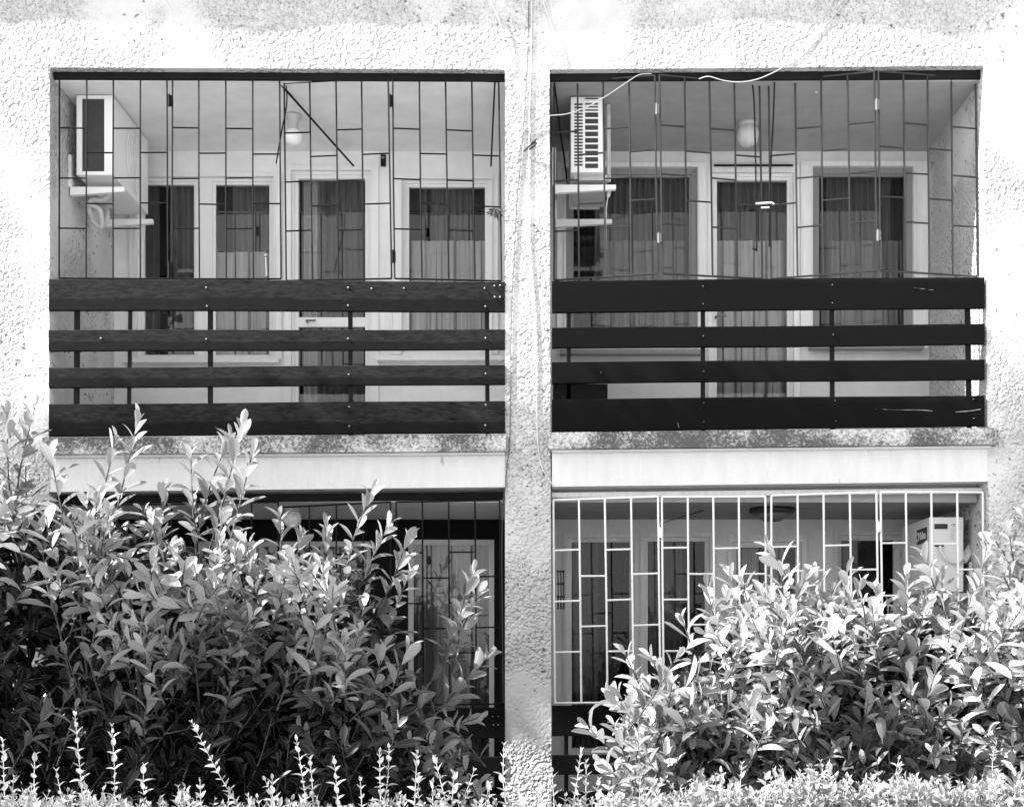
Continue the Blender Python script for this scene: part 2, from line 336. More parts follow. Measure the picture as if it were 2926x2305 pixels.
# floor slabs and ceilings
def zat(py, Y): return P(0, py, Y).z
def slab(name, x0, x1, z0, z1, Y0, Y1, m):
    bm = bmesh.new(); X0, X1 = P(x0, 0, 0).x, P(x1, 0, 0).x
    box(bm, ((X0 + X1) / 2, (Y0 + Y1) / 2, (z0 + z1) / 2), (X1 - X0, Y1 - Y0, z1 - z0)); return obj(name, bm, m, B)
zc_up = zat(229, 0.065); zf_up = zat(1244, 0); zc_lo = zat(1432, 0.15); zf_lo = zat(2458, 0)
slab('balcony_ceiling', 143, 1442, zc_up, zc_up + 0.06, 0.088, YB + 0.3, M['wall_ul'])
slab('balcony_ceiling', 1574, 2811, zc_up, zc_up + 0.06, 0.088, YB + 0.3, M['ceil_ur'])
for x0, x1, n in ((142, 1443, 0), (1574, 2820, 1)):
    slab('balcony_floor', x0, x1, zf_up - 0.07, zf_up, 0.0, YB + 0.3, M['smooth'])
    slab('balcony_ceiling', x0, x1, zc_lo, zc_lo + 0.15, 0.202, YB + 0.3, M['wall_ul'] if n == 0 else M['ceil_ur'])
    slab('balcony_floor', x0, x1, zf_lo - 0.12, zf_lo, 0.0, YB + 0.3, M['smooth'])
    slab('foundation_wall', x0, x1, 0.0, zf_lo - 0.121, 0.0, 0.2, M['smooth'])
# dark board closing the gap behind the upper lintel down to ceiling level
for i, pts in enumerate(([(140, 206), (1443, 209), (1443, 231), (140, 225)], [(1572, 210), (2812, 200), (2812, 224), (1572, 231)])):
    bm = bmesh.new(); quadbox(bm, pts, 0.062, 0.085, ref=0.062); obj('dark_board', bm, M['black_wall'], B)
bm = bmesh.new(); quadbox(bm, [(139, 1416), (1443, 1404), (1443, 1424), (139, 1436)], 0.13, 0.2, ref=0.13); obj('dark_board', bm, M['black_wall'], B)
bm = bmesh.new(); quadbox(bm, [(1577, 1407), (2838, 1393), (2838, 1407), (1577, 1421)], 0.13, 0.2, ref=0.13); obj('blind_rail', bm, M['cream_paint'], B)
# left edge of upper right opening: pale reveal strip is the pillar itself

def framed(bm, x0, x1, y0, y1, w, Y0, Y1):
    rbox(bm, x0, x1, y0, y0 + w, Y0, Y1, ref=YB); rbox(bm, x0, x1, y1 - w, y1, Y0, Y1, ref=YB)
    rbox(bm, x0, x0 + w, y0 + w, y1 - w, Y0, Y1, ref=YB); rbox(bm, x1 - w, x1, y0 + w, y1 - w, Y0, Y1, ref=YB)
def curtain(x0, x1, y0, y1, m, parent, Y=None, amp=0.03, pitch=9.0, name='curtain'):
    Y = YB + 0.16 if Y is None else Y
    bm = bmesh.new(); n = max(8, int((x1 - x0) / 2.2)); prev = None; ph = random.random() * 9
    for i in range(n + 1):
        x = x0 + (x1 - x0) * i / n
        d = amp * math.sin(x / pitch * 2 * math.pi * 0.5 + ph) + amp * 0.6 * math.sin(x / pitch * 1.27 + ph * 2)
        a = P(x, y0, YB); b = P(x, y1, YB); cur = (bm.verts.new((a.x, Y + d * 0.6, a.z)), bm.verts.new((b.x, Y + d * 1.3, b.z)))
        if prev: bm.faces.new((prev[0], cur[0], cur[1], prev[1]))
        prev = cur
    return obj(name, bm, m, parent, smooth=True)
def window(h, fm, gm, frame_w=10, sash=7, mull=(), cur=None, sill=None, casing=None, label=None, cm=None):
    """h = opening in the back wall (x0,x1,y0,y1)"""
    bm = bmesh.new(); x0, x1, y0, y1 = h
    framed(bm, x0, x1, y0, y1, frame_w, YB + 0.03, YB + 0.10)
    e = [x0 + frame_w] + [v for m_ in mull for v in m_] + [x1 - frame_w]
    for m_ in mull: rbox(bm, m_[0], m_[1], y0 + frame_w, y1 - frame_w, YB + 0.028, YB + 0.10, ref=YB)
    for a, b in zip(e[::2], e[1::2]): framed(bm, a, b, y0 + frame_w, y1 - frame_w, sash, YB + 0.045, YB + 0.085)
    w_ = obj('window', bm, fm, B, label=label)
    if casing:
        bm = bmesh.new(); c = casing; rbox(bm, c[0], c[1], c[2], y0, YB - 0.015, YB - 0.001, ref=YB)
        rbox(bm, c[0], x0, y0, c[3], YB - 0.013, YB - 0.001, ref=YB); rbox(bm, x1, c[1], y0, c[3], YB - 0.013, YB - 0.001, ref=YB)
        # moulded inner and outer edges of the casing
        for a, b in ((c[0], c[0] + 3), (x0 - 6, x0 - 3), (x1 + 3, x1 + 6), (c[1] - 3, c[1])): rbox(bm, a, b, c[2] + 3, c[3], YB - 0.022, YB - 0.0155, ref=YB)
        obj('casing', bm, cm or fm, w_)
    bm = bmesh.new()
    for a, b in zip(e[::2], e[1::2]):
        rbox(bm, a + sash, b - sash, y0 + frame_w + sash, y1 - frame_w - sash, YB + 0.062, YB + 0.066, ref=YB)
    obj('pane', bm, gm, w_)
    if cur:
        for (a, b, m_) in cur: curtain(a, b, y0 - 4, y1 + 4, m_, w_)
    if sill:
        bm = bmesh.new(); rbox(bm, sill[0], sill[1], sill[2], sill[3], YB - 0.09, YB - 0.001, ref=YB); obj('sill', bm, fm, w_)
    return w_
def door(h, fm, gm, frame_w=14, rail=None, cur=None, casing=None, handle=None, bottom_dark=None, label=None):
    bm = bmesh.new(); x0, x1, y0, y1 = h
    framed(bm, x0, x1, y0, y1, 8, YB + 0.02, YB + 0.10); framed(bm, x0 + 8, x1 - 8, y0 + 8, y1 - 8, frame_w, YB + 0.035, YB + 0.09)
    if rail: rbox(bm, x0 + 8 + frame_w, x1 - 8 - frame_w, rail[0], rail[1], YB + 0.036, YB + 0.088, ref=YB)
    if casing:
        c = casing; rbox(bm, c[0], c[1], c[2], y0, YB - 0.018, YB - 0.001, ref=YB)
        rbox(bm, c[0], x0, y0, y1, YB - 0.016, YB - 0.001, ref=YB); rbox(bm, x1, c[1], y0, y1, YB - 0.016, YB - 0.001, ref=YB)
    d = obj('balcony_door', bm, fm, B, label=label)
    bm = bmesh.new(); a = 8 + frame_w
    rbox(bm, x0 + a, x1 - a, y0 + a, rail[0] if rail else y1 - a, YB + 0.062, YB + 0.066, ref=YB)
    if rail: rbox(bm, x0 + a, x1 - a, rail[1], y1 - a, YB + 0.062, YB + 0.066, ref=YB)
    obj('pane', bm, gm, d)
    if cur:
        for (p, q, m_) in cur: curtain(p, q, y0, y1, m_, d)
    if handle:
        bm = bmesh.new(); c = P(handle[0], handle[1], YB); tube(bm, [c + Vector((0, 0.03, 0)), c + Vector((0, -0.02, 0)), c + Vector((0.07, -0.025, 0))], 0.008, 8); obj('handle', bm, M['hinge'], d)
    return d

yc = 1880 - (zc_up - EYE) * PXM * DC / (DC + YB); yc2 = 1880 - (zc_lo - EYE) * PXM * DC / (DC + YB)
# upper left back wall
H1, H2, H3, H4 = (392, 782, 506, 1026), (832, 1060, 488, 1300), (1150, 1402, 512, 1006), None
bm = bmesh.new(); wall_holes(bm, 300, 1475, yc - 6, 1340, [H1, H2, H3], YB, 0.11); obj('balcony_wall', bm, M['wall_ul'], B)
window(H1, M['white_paint'], M['glass'], 8, 8, mull=((558, 604),), cur=[(470, 560, M['curtain']), (395, 440, M['curtain']), (650, 780, M['curtain'])], sill=(360, 800, 1030, 1042), casing=(372, 806, 494, 1028))
window(H3, M['white_paint'], M['glass'], 8, 9, cur=[(1200, 1215, M['curtain']), (1225, 1345, M['curtain']), (1372, 1402, M['dark_cloth'])], sill=(1080, 1440, 1022, 1036), casing=(1118, 1424, 498, 1014))
for w_, a_, b_, y_ in ((bpy.data.objects['window'], 606, 772, 704), (bpy.data.objects['window.001'], 1170, 1386, 672)): curtain(a_, b_, y_, 1020, M['curtain_lt'], w_, Y=YB + 0.135, amp=0.012, pitch=14, name='reflection_sheet')  # added pale sheets imitate the bright reflection in the lower panes
door(H2, M['white_paint'], M['glass'], 10, rail=(903, 930), cur=[(850, 900, M['curtain_lt']), (900, 1050, M['curtain'])], casing=(812, 1082, 474, 0), handle=(876, 918))
# upper right back wall
G1, G2, G3 = (1617, 1993, 478, 992), (2034, 2268, 494, 1300), (2322, 2610, 476, 986)
bm = bmesh.new(); wall_holes(bm, 1560, 2670, yc - 6, 1340, [G1, G2, G3], YB, 0.11); obj('balcony_wall', bm, M['wall_ur'], B)
window(G1, M['grey_paint'], M['glass'], 16, 6, cur=[(1640, 1700, M['dark_cloth']), (1700, 1985, M['curtain'])], sill=(1600, 2003, 1006, 1018), casing=(1592, 2024, 466, 1000), cm=M['cream_paint'])
door(G2, M['cream_paint'], M['glass'], 8, cur=[(2050, 2255, M['curtain'])], casing=(2024, 2284, 474, 0), handle=(2046, 905))
window(G3, M['grey_paint'], M['glass'], 16, 6, cur=[(2340, 2372, M['dark_cloth']), (2372, 2560, M['curtain']), (2560, 2600, M['dark_cloth'])], sill=(2310, 2632, 992, 1003), casing=(2286, 2650, 462, 996), cm=M['cream_paint'])
for w_, a_, b_ in (('window.002', 1720, 1976), ('window.003', 2380, 2590)): curtain(a_, b_, 672, 990, M['curtain_mid'], bpy.data.objects[w_], Y=YB + 0.135, amp=0.012, pitch=14, name='reflection_sheet')  # grey sheets added to imitate the reflection low in the glass
curtain(2054, 2250, 672, 1300, M['curtain_lt'], bpy.data.objects['balcony_door.001'], Y=YB + 0.135, amp=0.010, pitch=14, name='reflection_sheet')  # door glass too: reflection imitated by an added pale sheet
# lower left back wall: painted black
K1, K2, K3 = (1165, 1412, 1540, 2250), (560, 1060, 1545, 2250), (340, 500, 1545, 2100)
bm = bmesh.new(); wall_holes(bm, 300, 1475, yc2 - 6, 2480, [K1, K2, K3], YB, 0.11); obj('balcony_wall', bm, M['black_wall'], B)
window(K1, M['white_paint'], M['glass'], 12, 3, cur=[(1180, 1240, M['curtain_mid']), (1236, 1350, M['curtain_lt']), (1346, 1400, M['curtain_mid'])])
window(K2, M['frame_lr'], M['glass'], 12, 3, mull=((800, 815),), cur=[(700, 1050, M['curtain'])])
window(K3, M['frame_lr'], M['glass'], 12, 3, cur=[(350, 490, M['curtain'])])
# lower right back wall
J1, J2, J3, J4 = (1622, 1812, 1535, 2150), (1840, 2028, 1533, 2150), (2092, 2290, 1548, 2470), (2394, 2572, 1528, 2150)
bm = bmesh.new(); wall_holes(bm, 1560, 2670, yc2 - 6, 2480, [J1, J2, J3, J4], YB, 0.11); obj('balcony_wall', bm, M['wall_lr'], B)
window(J1, M['frame_lr'], M['glass_lr'], 8, 4, cur=[(1632, 1712, M['curtain']), (1712, 1802, M['dark_cloth'])], casing=(1610, 1822, 1524, 2150))
window(J2, M['frame_lr'], M['glass_lr'], 8, 4, cur=[(1850, 1960, M['curtain']), (1960, 2022, M['dark_cloth'])], casing=(1830, 2042, 1522, 2150))
door(J3, M['frame_lr'], M['glass_lr'], 6, cur=[(2110, 2180, M['curtain_lt']), (2195, 2250, M['curtain_lt'])], casing=(2080, 2306, 1528, 0), handle=(2104, 1960))
window(J4, M['frame_lr'], M['glass_lr'], 10, 4, cur=[(2404, 2470, M['curtain'])], casing=(2380, 2584, 1518, 2150))
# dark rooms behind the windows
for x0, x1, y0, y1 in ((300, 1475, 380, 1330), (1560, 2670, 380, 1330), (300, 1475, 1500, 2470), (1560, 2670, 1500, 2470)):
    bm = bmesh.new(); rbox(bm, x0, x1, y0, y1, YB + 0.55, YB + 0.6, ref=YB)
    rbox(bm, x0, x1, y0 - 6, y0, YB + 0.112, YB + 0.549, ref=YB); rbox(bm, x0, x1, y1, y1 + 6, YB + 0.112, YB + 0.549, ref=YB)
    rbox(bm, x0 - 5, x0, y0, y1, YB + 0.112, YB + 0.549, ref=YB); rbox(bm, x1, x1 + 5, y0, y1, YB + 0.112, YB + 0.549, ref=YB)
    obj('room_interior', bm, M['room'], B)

# ------------------------------------------------------------------ railings
def lerp(a, b, t): return a + (b - a) * t
def railing(label, xl, xr, boards, posts, bolts, bmt, Y=-0.012, extra=None, fill=None):
    base = P((xl + xr) / 2, boards[-1][1][1] if len(boards) > 3 else 2458, 0)
    t = thing('balcony_railing', label, 'railing', base, 'dark board railings of the balconies')
    bot = []
    for (l, r) in boards:
        bm = bmesh.new(); n = 24; rows = []
        ph = random.random() * 6
        for i in range(n + 1):
            f = i / n; x = lerp(xl, xr, f); wv = 0.7 * math.sin(f * 7 + ph)
            a, b = P(x, lerp(l[0], r[0], f) + wv, Y), P(x, lerp(l[1], r[1], f) + wv, Y); y2 = Vector((0, 0.028, 0))
            dy = Vector((0, 0.003 * math.sin(f * 5 + ph), 0)); bv = 0.003
            rows.append([bm.verts.new(q + dy) for q in (a + Vector((0, bv, 0)), a - Vector((0, 0, bv)), b + Vector((0, 0, bv)), b + Vector((0, bv, 0)), b + y2, a + y2)])
        for p, q in zip(rows, rows[1:]):
            for k in range(6): bm.faces.new((p[k], p[(k + 1) % 6], q[(k + 1) % 6], q[k]))
        bm.faces.new(rows[0]); bm.faces.new(rows[-1][::-1]); obj('board', bm, bmt, t)
    for (xt, xb, w_) in posts:
        bm = bmesh.new(); yt, yb = boards[0][0][0] + 12, max(boards[-1][0][1], boards[-1][1][1]) - (4 if len(boards) > 3 else -60)
        quadbox(bm, [(xt - w_ / 2, yt), (xt + w_ / 2, yt), (xb + w_ / 2, yb), (xb - w_ / 2, yb)], Y + 0.031, Y + 0.055, ref=Y + 0.031); obj('post', bm, M['iron'], t)
    for (x, y) in bolts:
        bm = bmesh.new(); c = P(x, y, Y); k_ = 0.75 if bmt is M['board_old'] else 0.42; lathe(bm, c, [(0.0085 * k_, 0.002), (0.0085 * k_, -0.004), (0.005 * k_, -0.009), (0.001, -0.010)], 10, axis='Y'); obj('bolt', bm, M['bolt'], t, smooth=True)
    if fill:
        bm = bmesh.new(); quadbox(bm, fill, Y + 0.031, Y + 0.04, ref=Y); obj('filler_panel', bm, bmt, t)
    return t
railing('weathered dark board railing, paint scuffed and bolted, of the upper left balcony', 139, 1443,
        [((797, 886), (805, 890)), ((943, 1003), (941, 998)), ((1050, 1107), (1042, 1098)), ((1154, 1247), (1145, 1236))],
        [(219, 217, 14), (372, 366, 9), (600, 600, 13), (1000, 1002, 12), (1391, 1393, 12)],
        [(590, 822), (592, 875), (995, 822), (995, 873), (1062, 825), (1385, 824), (1387, 876), (1413, 817), (1429, 816), (1414, 849), (1429, 849), (1155, 824),
         (995, 968), (1388, 966), (289, 967), (590, 969), (997, 1070), (1388, 1068), (998, 1162), (998, 1217), (1388, 1157), (1387, 1215)], M['board_old'])
railing('clean black board railing with a closed corner panel, of the upper right balcony', 1577, 2814,
        [((802, 892), (791, 880)), ((937, 995), (925, 984)), ((1034, 1095), (1026, 1084)), ((1140, 1234), (1129, 1216))],
        [(1626, 1625, 11), (2009, 2009, 12), (2377, 2380, 12), (2765, 2771, 13)],
        [(2009, 818), (2009, 869), (2010, 960), (2011, 1061), (2011, 1151), (2011, 1205), (1717, 1064), (2378, 814), (2378, 866), (2381, 956), (2386, 1145), (2388, 1203), (2781, 1140), (2782, 1195)],
        M['board_new'], fill=[(1580, 1094), (1737, 1094), (1737, 1141), (1580, 1141)])
railing('black board railing low behind the left laurel bush', 139, 1443,
        [((2026, 2114), (2021, 2109)), ((2166, 2222), (2161, 2218)), ((2275, 2332), (2270, 2326)), ((2372, 2460), (2366, 2455))],
        [(219, 219, 14), (600, 600, 13), (1000, 1000, 12), (1381, 1381, 11)], [(1408, 2046), (1424, 2046), (1410, 2070), (1424, 2070)], M['board_new'])
railing('black board railing low behind the right laurel bush', 1577, 2843,
        [((2016, 2103), (2005, 2092)), ((2156, 2212), (2145, 2201)), ((2260, 2318), (2249, 2307)), ((2366, 2455), (2355, 2444))],
        [(1618, 1618, 12), (2009, 2009, 12), (2380, 2380, 12), (2771, 2771, 13)], [], M['board_new'])

rr_ = [o for o in bpy.data.objects if o.name.startswith('balcony_railing') and 'clean black' in o['label']][0]
for pts in ([(2516, 803), (2540, 812), (2590, 818), (2625, 824), (2668, 829)], [(2250, 1168), (2290, 1174), (2330, 1173), (2390, 1178)], [(2500, 1168), (2560, 1171), (2625, 1171), (2665, 1174)], [(2730, 1177), (2770, 1174), (2802, 1169)], [(1936, 1207), (1940, 1222)]):
    bm = bmesh.new(); q = spline([P(x, y, -0.0125) for x, y in pts], 4); tube(bm, q, [0.0008 + 0.0016 * random.random() for _ in q], 5); obj('peeling_paint', bm, M['cable_g'], rr_)
# ------------------------------------------------------------------ security grilles
def grille(label, panels, m, hm, r=0.0055, hinges=(), flat=False):
    """panels: (xs_top, xs_bottom, (ytl,ytr,ybl,ybr), (Yl,Yr), first) ; first=1 -> rungs of first column at 1,2,3 quarters"""
    x0 = panels[0][0][0]; x1 = panels[-1][0][-1]
    t = thing('window_grille', label, 'security grille', P((x0 + x1) / 2, panels[0][2][2], 0.05), 'rung patterned metal grilles above the railings')
    for xt, xb, (ytl, ytr, ybl, ybr), (Yl, Yr), first in panels:
        bm = bmesh.new(); n = len(xt); top = []; bot = []
        for i in range(n):
            f = (xt[i] - xt[0]) / (xt[-1] - xt[0]); Y = lerp(Yl, Yr, f)
            top.append(P(xt[i], lerp(ytl, ytr, f), Y)); bot.append(P(xb[i], lerp(ybl, ybr, f), Y))
            tube(bm, [top[-1], (top[-1] + bot[-1]) / 2 + Vector((random.uniform(-.002, .002), 0, 0)), bot[-1]], r, 6)
        tube(bm, [top[0], top[-1]], r * 1.05, 6); tube(bm, [bot[0], bot[-1]], r * 1.05, 6)
        for i in range(n - 1):
            fr = (1, 2, 3) if (i % 2 == 0) == (first == 1) else (1.5, 2.5)
            for q in fr:
                j = random.uniform(-.003, .003)
                a = top[i].lerp(bot[i], q / 4.0 + j); b = top[i + 1].lerp(bot[i + 1], q / 4.0 + j + random.uniform(-.002, .002)); tube(bm, [a, b], r * 0.9, 6)
        obj('panel', bm, m, t)
    for (x, y0, y1, Y) in hinges:
        bm = bmesh.new(); rbox(bm, x - 6, x + 6, y0, y1, Y - 0.008, Y + 0.008); c0, c1 = P(x - 2, y0 - 3, Y - .008), P(x - 2, y1 + 3, Y - .008); tube(bm, [c0, c1], 0.006, 8); obj('hinge', bm, hm, t)
    return t
def hung_rod(parent, pts, r=0.005, m='iron'):
    bm = bmesh.new(); tube(bm, spline([P(*p) for p in pts], 4), r, 6); return obj('stay_rod', bm, M[m], parent)
g = grille('black grille with hanging stay rods above the worn upper left railing', [
    ([170, 248, 324, 401, 477], [169, 246, 323, 401, 480], (222, 223, 795, 797), (0.03, 0.03), 1),
    ([493, 568, 645, 722, 799], [493, 570, 647, 724, 803], (223, 226, 797, 797), (0.03, 0.03), 1),
    ([812, 885, 960, 1033, 1109], [818, 893, 967, 1041, 1119], (238, 223, 802, 796), (0.12, 0.02), 1),
    ([1122, 1198, 1273, 1348, 1425], [1128, 1206, 1282, 1357, 1433], (222, 234, 796, 803), (0.02, 0.06), 1)],
    M['iron'], M['iron'], hinges=[(485, 272, 302, 0.03), (1116, 272, 303, 0.02), (1124, 717, 748, 0.02), (485, 750, 792, 0.03)])
hung_rod(g, [(788, 226, 0.08), (1010, 474, 1.26)], 0.007)
hung_rod(g, [(818, 246, 0.1), (819, 300, 0.1), (804, 380, 0.12), (789, 468, 0.14)], 0.005)
hung_rod(g, [(1414, 236, 0.08), (1408, 360, 0.10), (1403, 476, 0.12)], 0.006)
bm = bmesh.new(); tube(bm, [P(761, 735, 0.02), P(763, 790, 0.02)], 0.008, 8); lathe(bm, P(761, 730, 0.02), [(0.004, -0.012), (0.012, -0.006), (0.012, 0.006), (0.004, 0.012)], 10); obj('latch', bm, M['hinge'], g)
g = grille('dark glossy grille folded outward at two hinges, above the clean upper right railing', [
    ([1583, 1650, 1723, 1797, 1871], [1583, 1655, 1731, 1804, 1879], (237, 216, 801, 782), (0.16, 0.0), 1),
    ([1884, 1956, 2027, 2098, 2170], [1893, 1963, 2036, 2107, 2178], (215, 240, 782, 797), (0.0, 0.16), 1),
    ([2196, 2272, 2346, 2421, 2498], [2204, 2279, 2353, 2430, 2507], (235, 205, 797, 773), (0.16, -0.02), 0),
    ([2510, 2581, 2650, 2718, 2787], [2515, 2588, 2656, 2723, 2793], (204, 225, 773, 790), (-0.02, 0.13), 0)],
    M['iron2'], M['hinge'], r=0.0062, hinges=[(1878, 298, 325, -0.005), (1884, 668, 692, -0.005), (2507, 285, 313, -0.025), (2511, 659, 686, -0.025)])
hung_rod(g, [(2150, 244, 0.1), (2155, 300, 0.1), (2160, 520, 0.12), (2162, 700, 0.14), (2160, 712, 0.12), (2151, 711, 0.08)], 0.005)
hung_rod(g, [(2213, 236, 0.1), (2210, 330, 0.1), (2201, 520, 0.12), (2198, 705, 0.14)], 0.005)
hung_rod(g, [(1584, 237, 0.1), (1600, 370, 0.3), (1612, 450, 0.5), (1620, 520, 0.7)], 0.006)
bm = bmesh.new(); rbox(bm, 2141, 2160, 590, 600, 0.07, 0.10); obj('lock', bm, M['iron'], g)
bm = bmesh.new(); tube(bm, [P(2160, 582, 0.07), P(2205, 579, 0.07), P(2212, 584, 0.07)], 0.006, 8); tube(bm, [P(2175, 594, 0.07), P(2198, 593, 0.07)], 0.005, 8); obj('latch', bm, M['iron_white'], g)
grille('black grille over the black back wall of the lower left balcony', [
    ([170, 248, 324, 401, 477], [170, 248, 324, 401, 477], (1442, 1440, 2016, 2015), (0.05, 0.05), 1),
    ([490, 565, 642, 719, 795], [490, 565, 642, 719, 795], (1440, 1434, 2015, 2013), (0.05, 0.05), 1),
    ([805, 884, 961, 1038, 1116], [805, 884, 961, 1038, 1116], (1449, 1434, 2014, 2012), (0.10, 0.03), 1),
    ([1132, 1207, 1282, 1357, 1428], [1134, 1210, 1285, 1361, 1432], (1434, 1429, 2014, 2010), (0.03, 0.03), 1)],
    M['iron'], M['iron'], hinges=[(1124, 1500, 1530, 0.03)])
grille('white painted grille of four leaves on the lower right balcony', [
    ([1581, 1654, 1728, 1803, 1880], [1586, 1661, 1736, 1811, 1888], (1428, 1418, 2008, 2005), (0.05, 0.02), 1),
    ([1891, 1965, 2038, 2111, 2187], [1897, 1971, 2044, 2117, 2191], (1419, 1418, 2005, 2002), (0.02, 0.05), 1),
    ([2204, 2279, 2353, 2428, 2504], [2206, 2283, 2359, 2436, 2512], (1415, 1406, 2000, 1996), (0.05, 0.02), 1),
    ([2516, 2588, 2661, 2735, 2808], [2524, 2596, 2669, 2741, 2815], (1405, 1406, 1996, 1992), (0.02, 0.05), 1)],
    M['iron_white'], M['iron_white'], r=0.0068, hinges=[(1885, 1506, 1534, 0.01), (1893, 1880, 1912, 0.01), (2511, 1491, 1518, 0.01)])

# ------------------------------------------------------------------ air conditioners
def text_mesh(s, size, m, parent, loc, rot, name='lettering', bold=0.0):
    cu = bpy.data.curves.new(name, 'FONT'); cu.body = s; cu.size = size; cu.extrude = 0.001; cu.offset = bold; cu.align_x = 'CENTER'; cu.align_y = 'CENTER'
    tmp = bpy.data.objects.new('tmp', cu); C.objects.link(tmp); dg = bpy.context.evaluated_depsgraph_get()
    me = bpy.data.meshes.new_from_object(tmp.evaluated_get(dg)); bpy.data.objects.remove(tmp)
    me.transform(Matrix.Translation(loc) @ rot.to_4x4()); return link_mesh(name, me, m, parent)
def bevelbox(bm, x0, x1, y0, y1, z0, z1, bv=0.008):
    n0 = len(bm.verts); box(bm, ((x0 + x1) / 2, (y0 + y1) / 2, (z0 + z1) / 2), (x1 - x0, y1 - y0, z1 - z0))
    bm.verts.ensure_lookup_table(); vs = set(bm.verts[n0:]); es = [e for e in bm.edges if e.verts[0] in vs and e.verts[1] in vs]
    bmesh.ops.bevel(bm, geom=es, offset=bv, segments=2, affect='EDGES', profile=0.7)
# upper left unit: end framed in white round a dark recess; long face to the right
Y0, Y1 = 0.28, 1.08
a = P(219, 273, Y0); b = P(322, 500, Y0)
t = thing('air_conditioner', 'white outdoor unit with dark recessed end on wall brackets, upper left balcony', 'air conditioner', ((a.x + b.x) / 2, (Y0 + Y1) / 2, b.z), 'outdoor air conditioner units on balcony walls')
bm = bmesh.new(); bevelbox(bm, a.x, b.x, Y0 + 0.02, Y1, b.z, a.z, 0.006); obj('casing', bm, M['ac'], t)
bm = bmesh.new()
rbox(bm, 219, 322, 273, 282, Y0, Y0 + 0.018); rbox(bm, 219, 322, 490, 500, Y0, Y0 + 0.018); rbox(bm, 219, 234, 282, 490, Y0, Y0 + 0.018); rbox(bm, 298, 322, 282, 490, Y0, Y0 + 0.018); obj('end_frame', bm, M['ac'], t)
bm = bmesh.new(); rbox(bm, 234, 298, 282, 490, Y0 + 0.012, Y0 + 0.0185); obj('intake_grille', bm, M['ac_dark'], t)
bm = bmesh.new(); X = b.x; yc_, zc_ = (Y0 + Y1) / 2 + 0.08, (a.z + b.z) / 2     # round fan guard on the long face
for rr in (0.21, 0.17, 0.13, 0.09, 0.05):
    pts = [Vector((X + 0.012, yc_ + rr * math.cos(k * math.pi / 12), zc_ + rr * math.sin(k * math.pi / 12))) for k in range(25)]; tube(bm, pts, 0.003, 5, caps=False)
for k in range(8): tube(bm, [Vector((X + 0.012, yc_, zc_)), Vector((X + 0.012, yc_ + 0.21 * math.cos(k * math.pi / 4), zc_ + 0.21 * math.sin(k * math.pi / 4)))], 0.003, 5)
obj('fan_guard', bm, M['ac'], t)
def bracket(t, xl, xr, y, Y, w_=0.035, leg=95, m='ac'):
    """L bracket on the side wall: arm from the wall plus a wall leg above it"""
    bm = bmesh.new(); a = P(xl, y, Y); b = P(xr, y, Y)
    zt = a.z; hexa(bm, Vector((a.x, Y, zt)), Vector((b.x, Y, zt)), Vector((b.x, Y, zt - 0.03)), Vector((a.x, Y, zt - 0.055)),
                   Vector((a.x, Y + w_, zt)), Vector((b.x, Y + w_, zt)), Vector((b.x, Y + w_, zt - 0.03)), Vector((a.x, Y + w_, zt - 0.055)))
    box(bm, (a.x - 0.002, Y + w_ / 2, zt + leg / PXM / 2 + 0.001), (0.02, w_, leg / PXM)); obj('bracket', bm, M[m], t)
xw = P(142, 0, 0).x
def wallpx(X, Y): return CX + (X - 0.0) * PXM * DC / (DC + Y)
bracket(t, wallpx(xw + 0.012, 0.34), 355, 534, 0.34); bracket(t, wallpx(xw + 0.012, 0.98), 436, 626, 0.98)
bm = bmesh.new(); tube(bm, spline([P(330, 520, 0.5), P(300, 570, 0.5), P(262, 572, 0.45), P(256, 600, 0.45), P(275, 640, 0.5), P(300, 640, 0.55), P(305, 600, 0.6), P(270, 560, 0.7)], 5), 0.018, 8)
tube(bm, spline([P(250, 585, 0.42), P(285, 600, 0.42), P(290, 650, 0.45), P(262, 630, 0.45)], 5), 0.014, 8); obj('hose', bm, M['ac_dim'], t)
# upper right unit: slotted end
Y0, Y1 = 0.30, 1.05
a = P(1631, 277, Y0); b = P(1726, 493, Y0)
t = thing('air_conditioner', 'white outdoor unit with two columns of slots in its end, upper right balcony', 'air conditioner', ((a.x + b.x) / 2, (Y0 + Y1) / 2, b.z), 'outdoor air conditioner units on balcony walls')
bm = bmesh.new(); bevelbox(bm, a.x, b.x, Y0, Y1, b.z, a.z, 0.007); obj('casing', bm, M['ac'], t)
bm = bmesh.new()
for k in range(20): rbox(bm, 1641, 1665, 296 + k * 9.1, 301 + k * 9.1, Y0 - 0.0015, Y0 + 0.004)
for k, (p, q) in enumerate([(280, 284), (295, 300), (304, 308), (313, 317)] + [(322 + 18.2 * j, 335 + 18.2 * j) for j in range(9)]): rbox(bm, 1672, 1709, p, q, Y0 - 0.0015, Y0 + 0.004)
obj('vent_slots', bm, M['ac_dark'], t)
bm = bmesh.new(); rbox(bm, 1734, 1741, 282, 520, 0.45, 0.47); tube(bm, [P(1737, 300, 0.42), P(1738, 500, 0.42)], 0.006, 8); tube(bm, [P(1742, 300, 0.42), P(1743, 520, 0.42)], 0.005, 8); obj('pipe', bm, M['hose'], t)
bm = bmesh.new(); rbox(bm, 1640, 1735, 500, 515, 0.36, 0.9); obj('base_tray', bm, M['ac_dim'], t)
xw2 = P(1574, 0, 0).x
bracket(t, 1584, 1760, 528, 0.34, leg=110); bracket(t, 1588, 1749, 626, 0.95, leg=60)
bm = bmesh.new(); tube(bm, spline([P(1741, 540, 0.4), P(1738, 560, 0.4), P(1733, 590, 0.4), P(1731, 660, 0.4), P(1732, 780, 0.4)], 4), [0.014] * 5 + [0.004] * 12, 8); obj('drain_hose', bm, M['hose'], t)
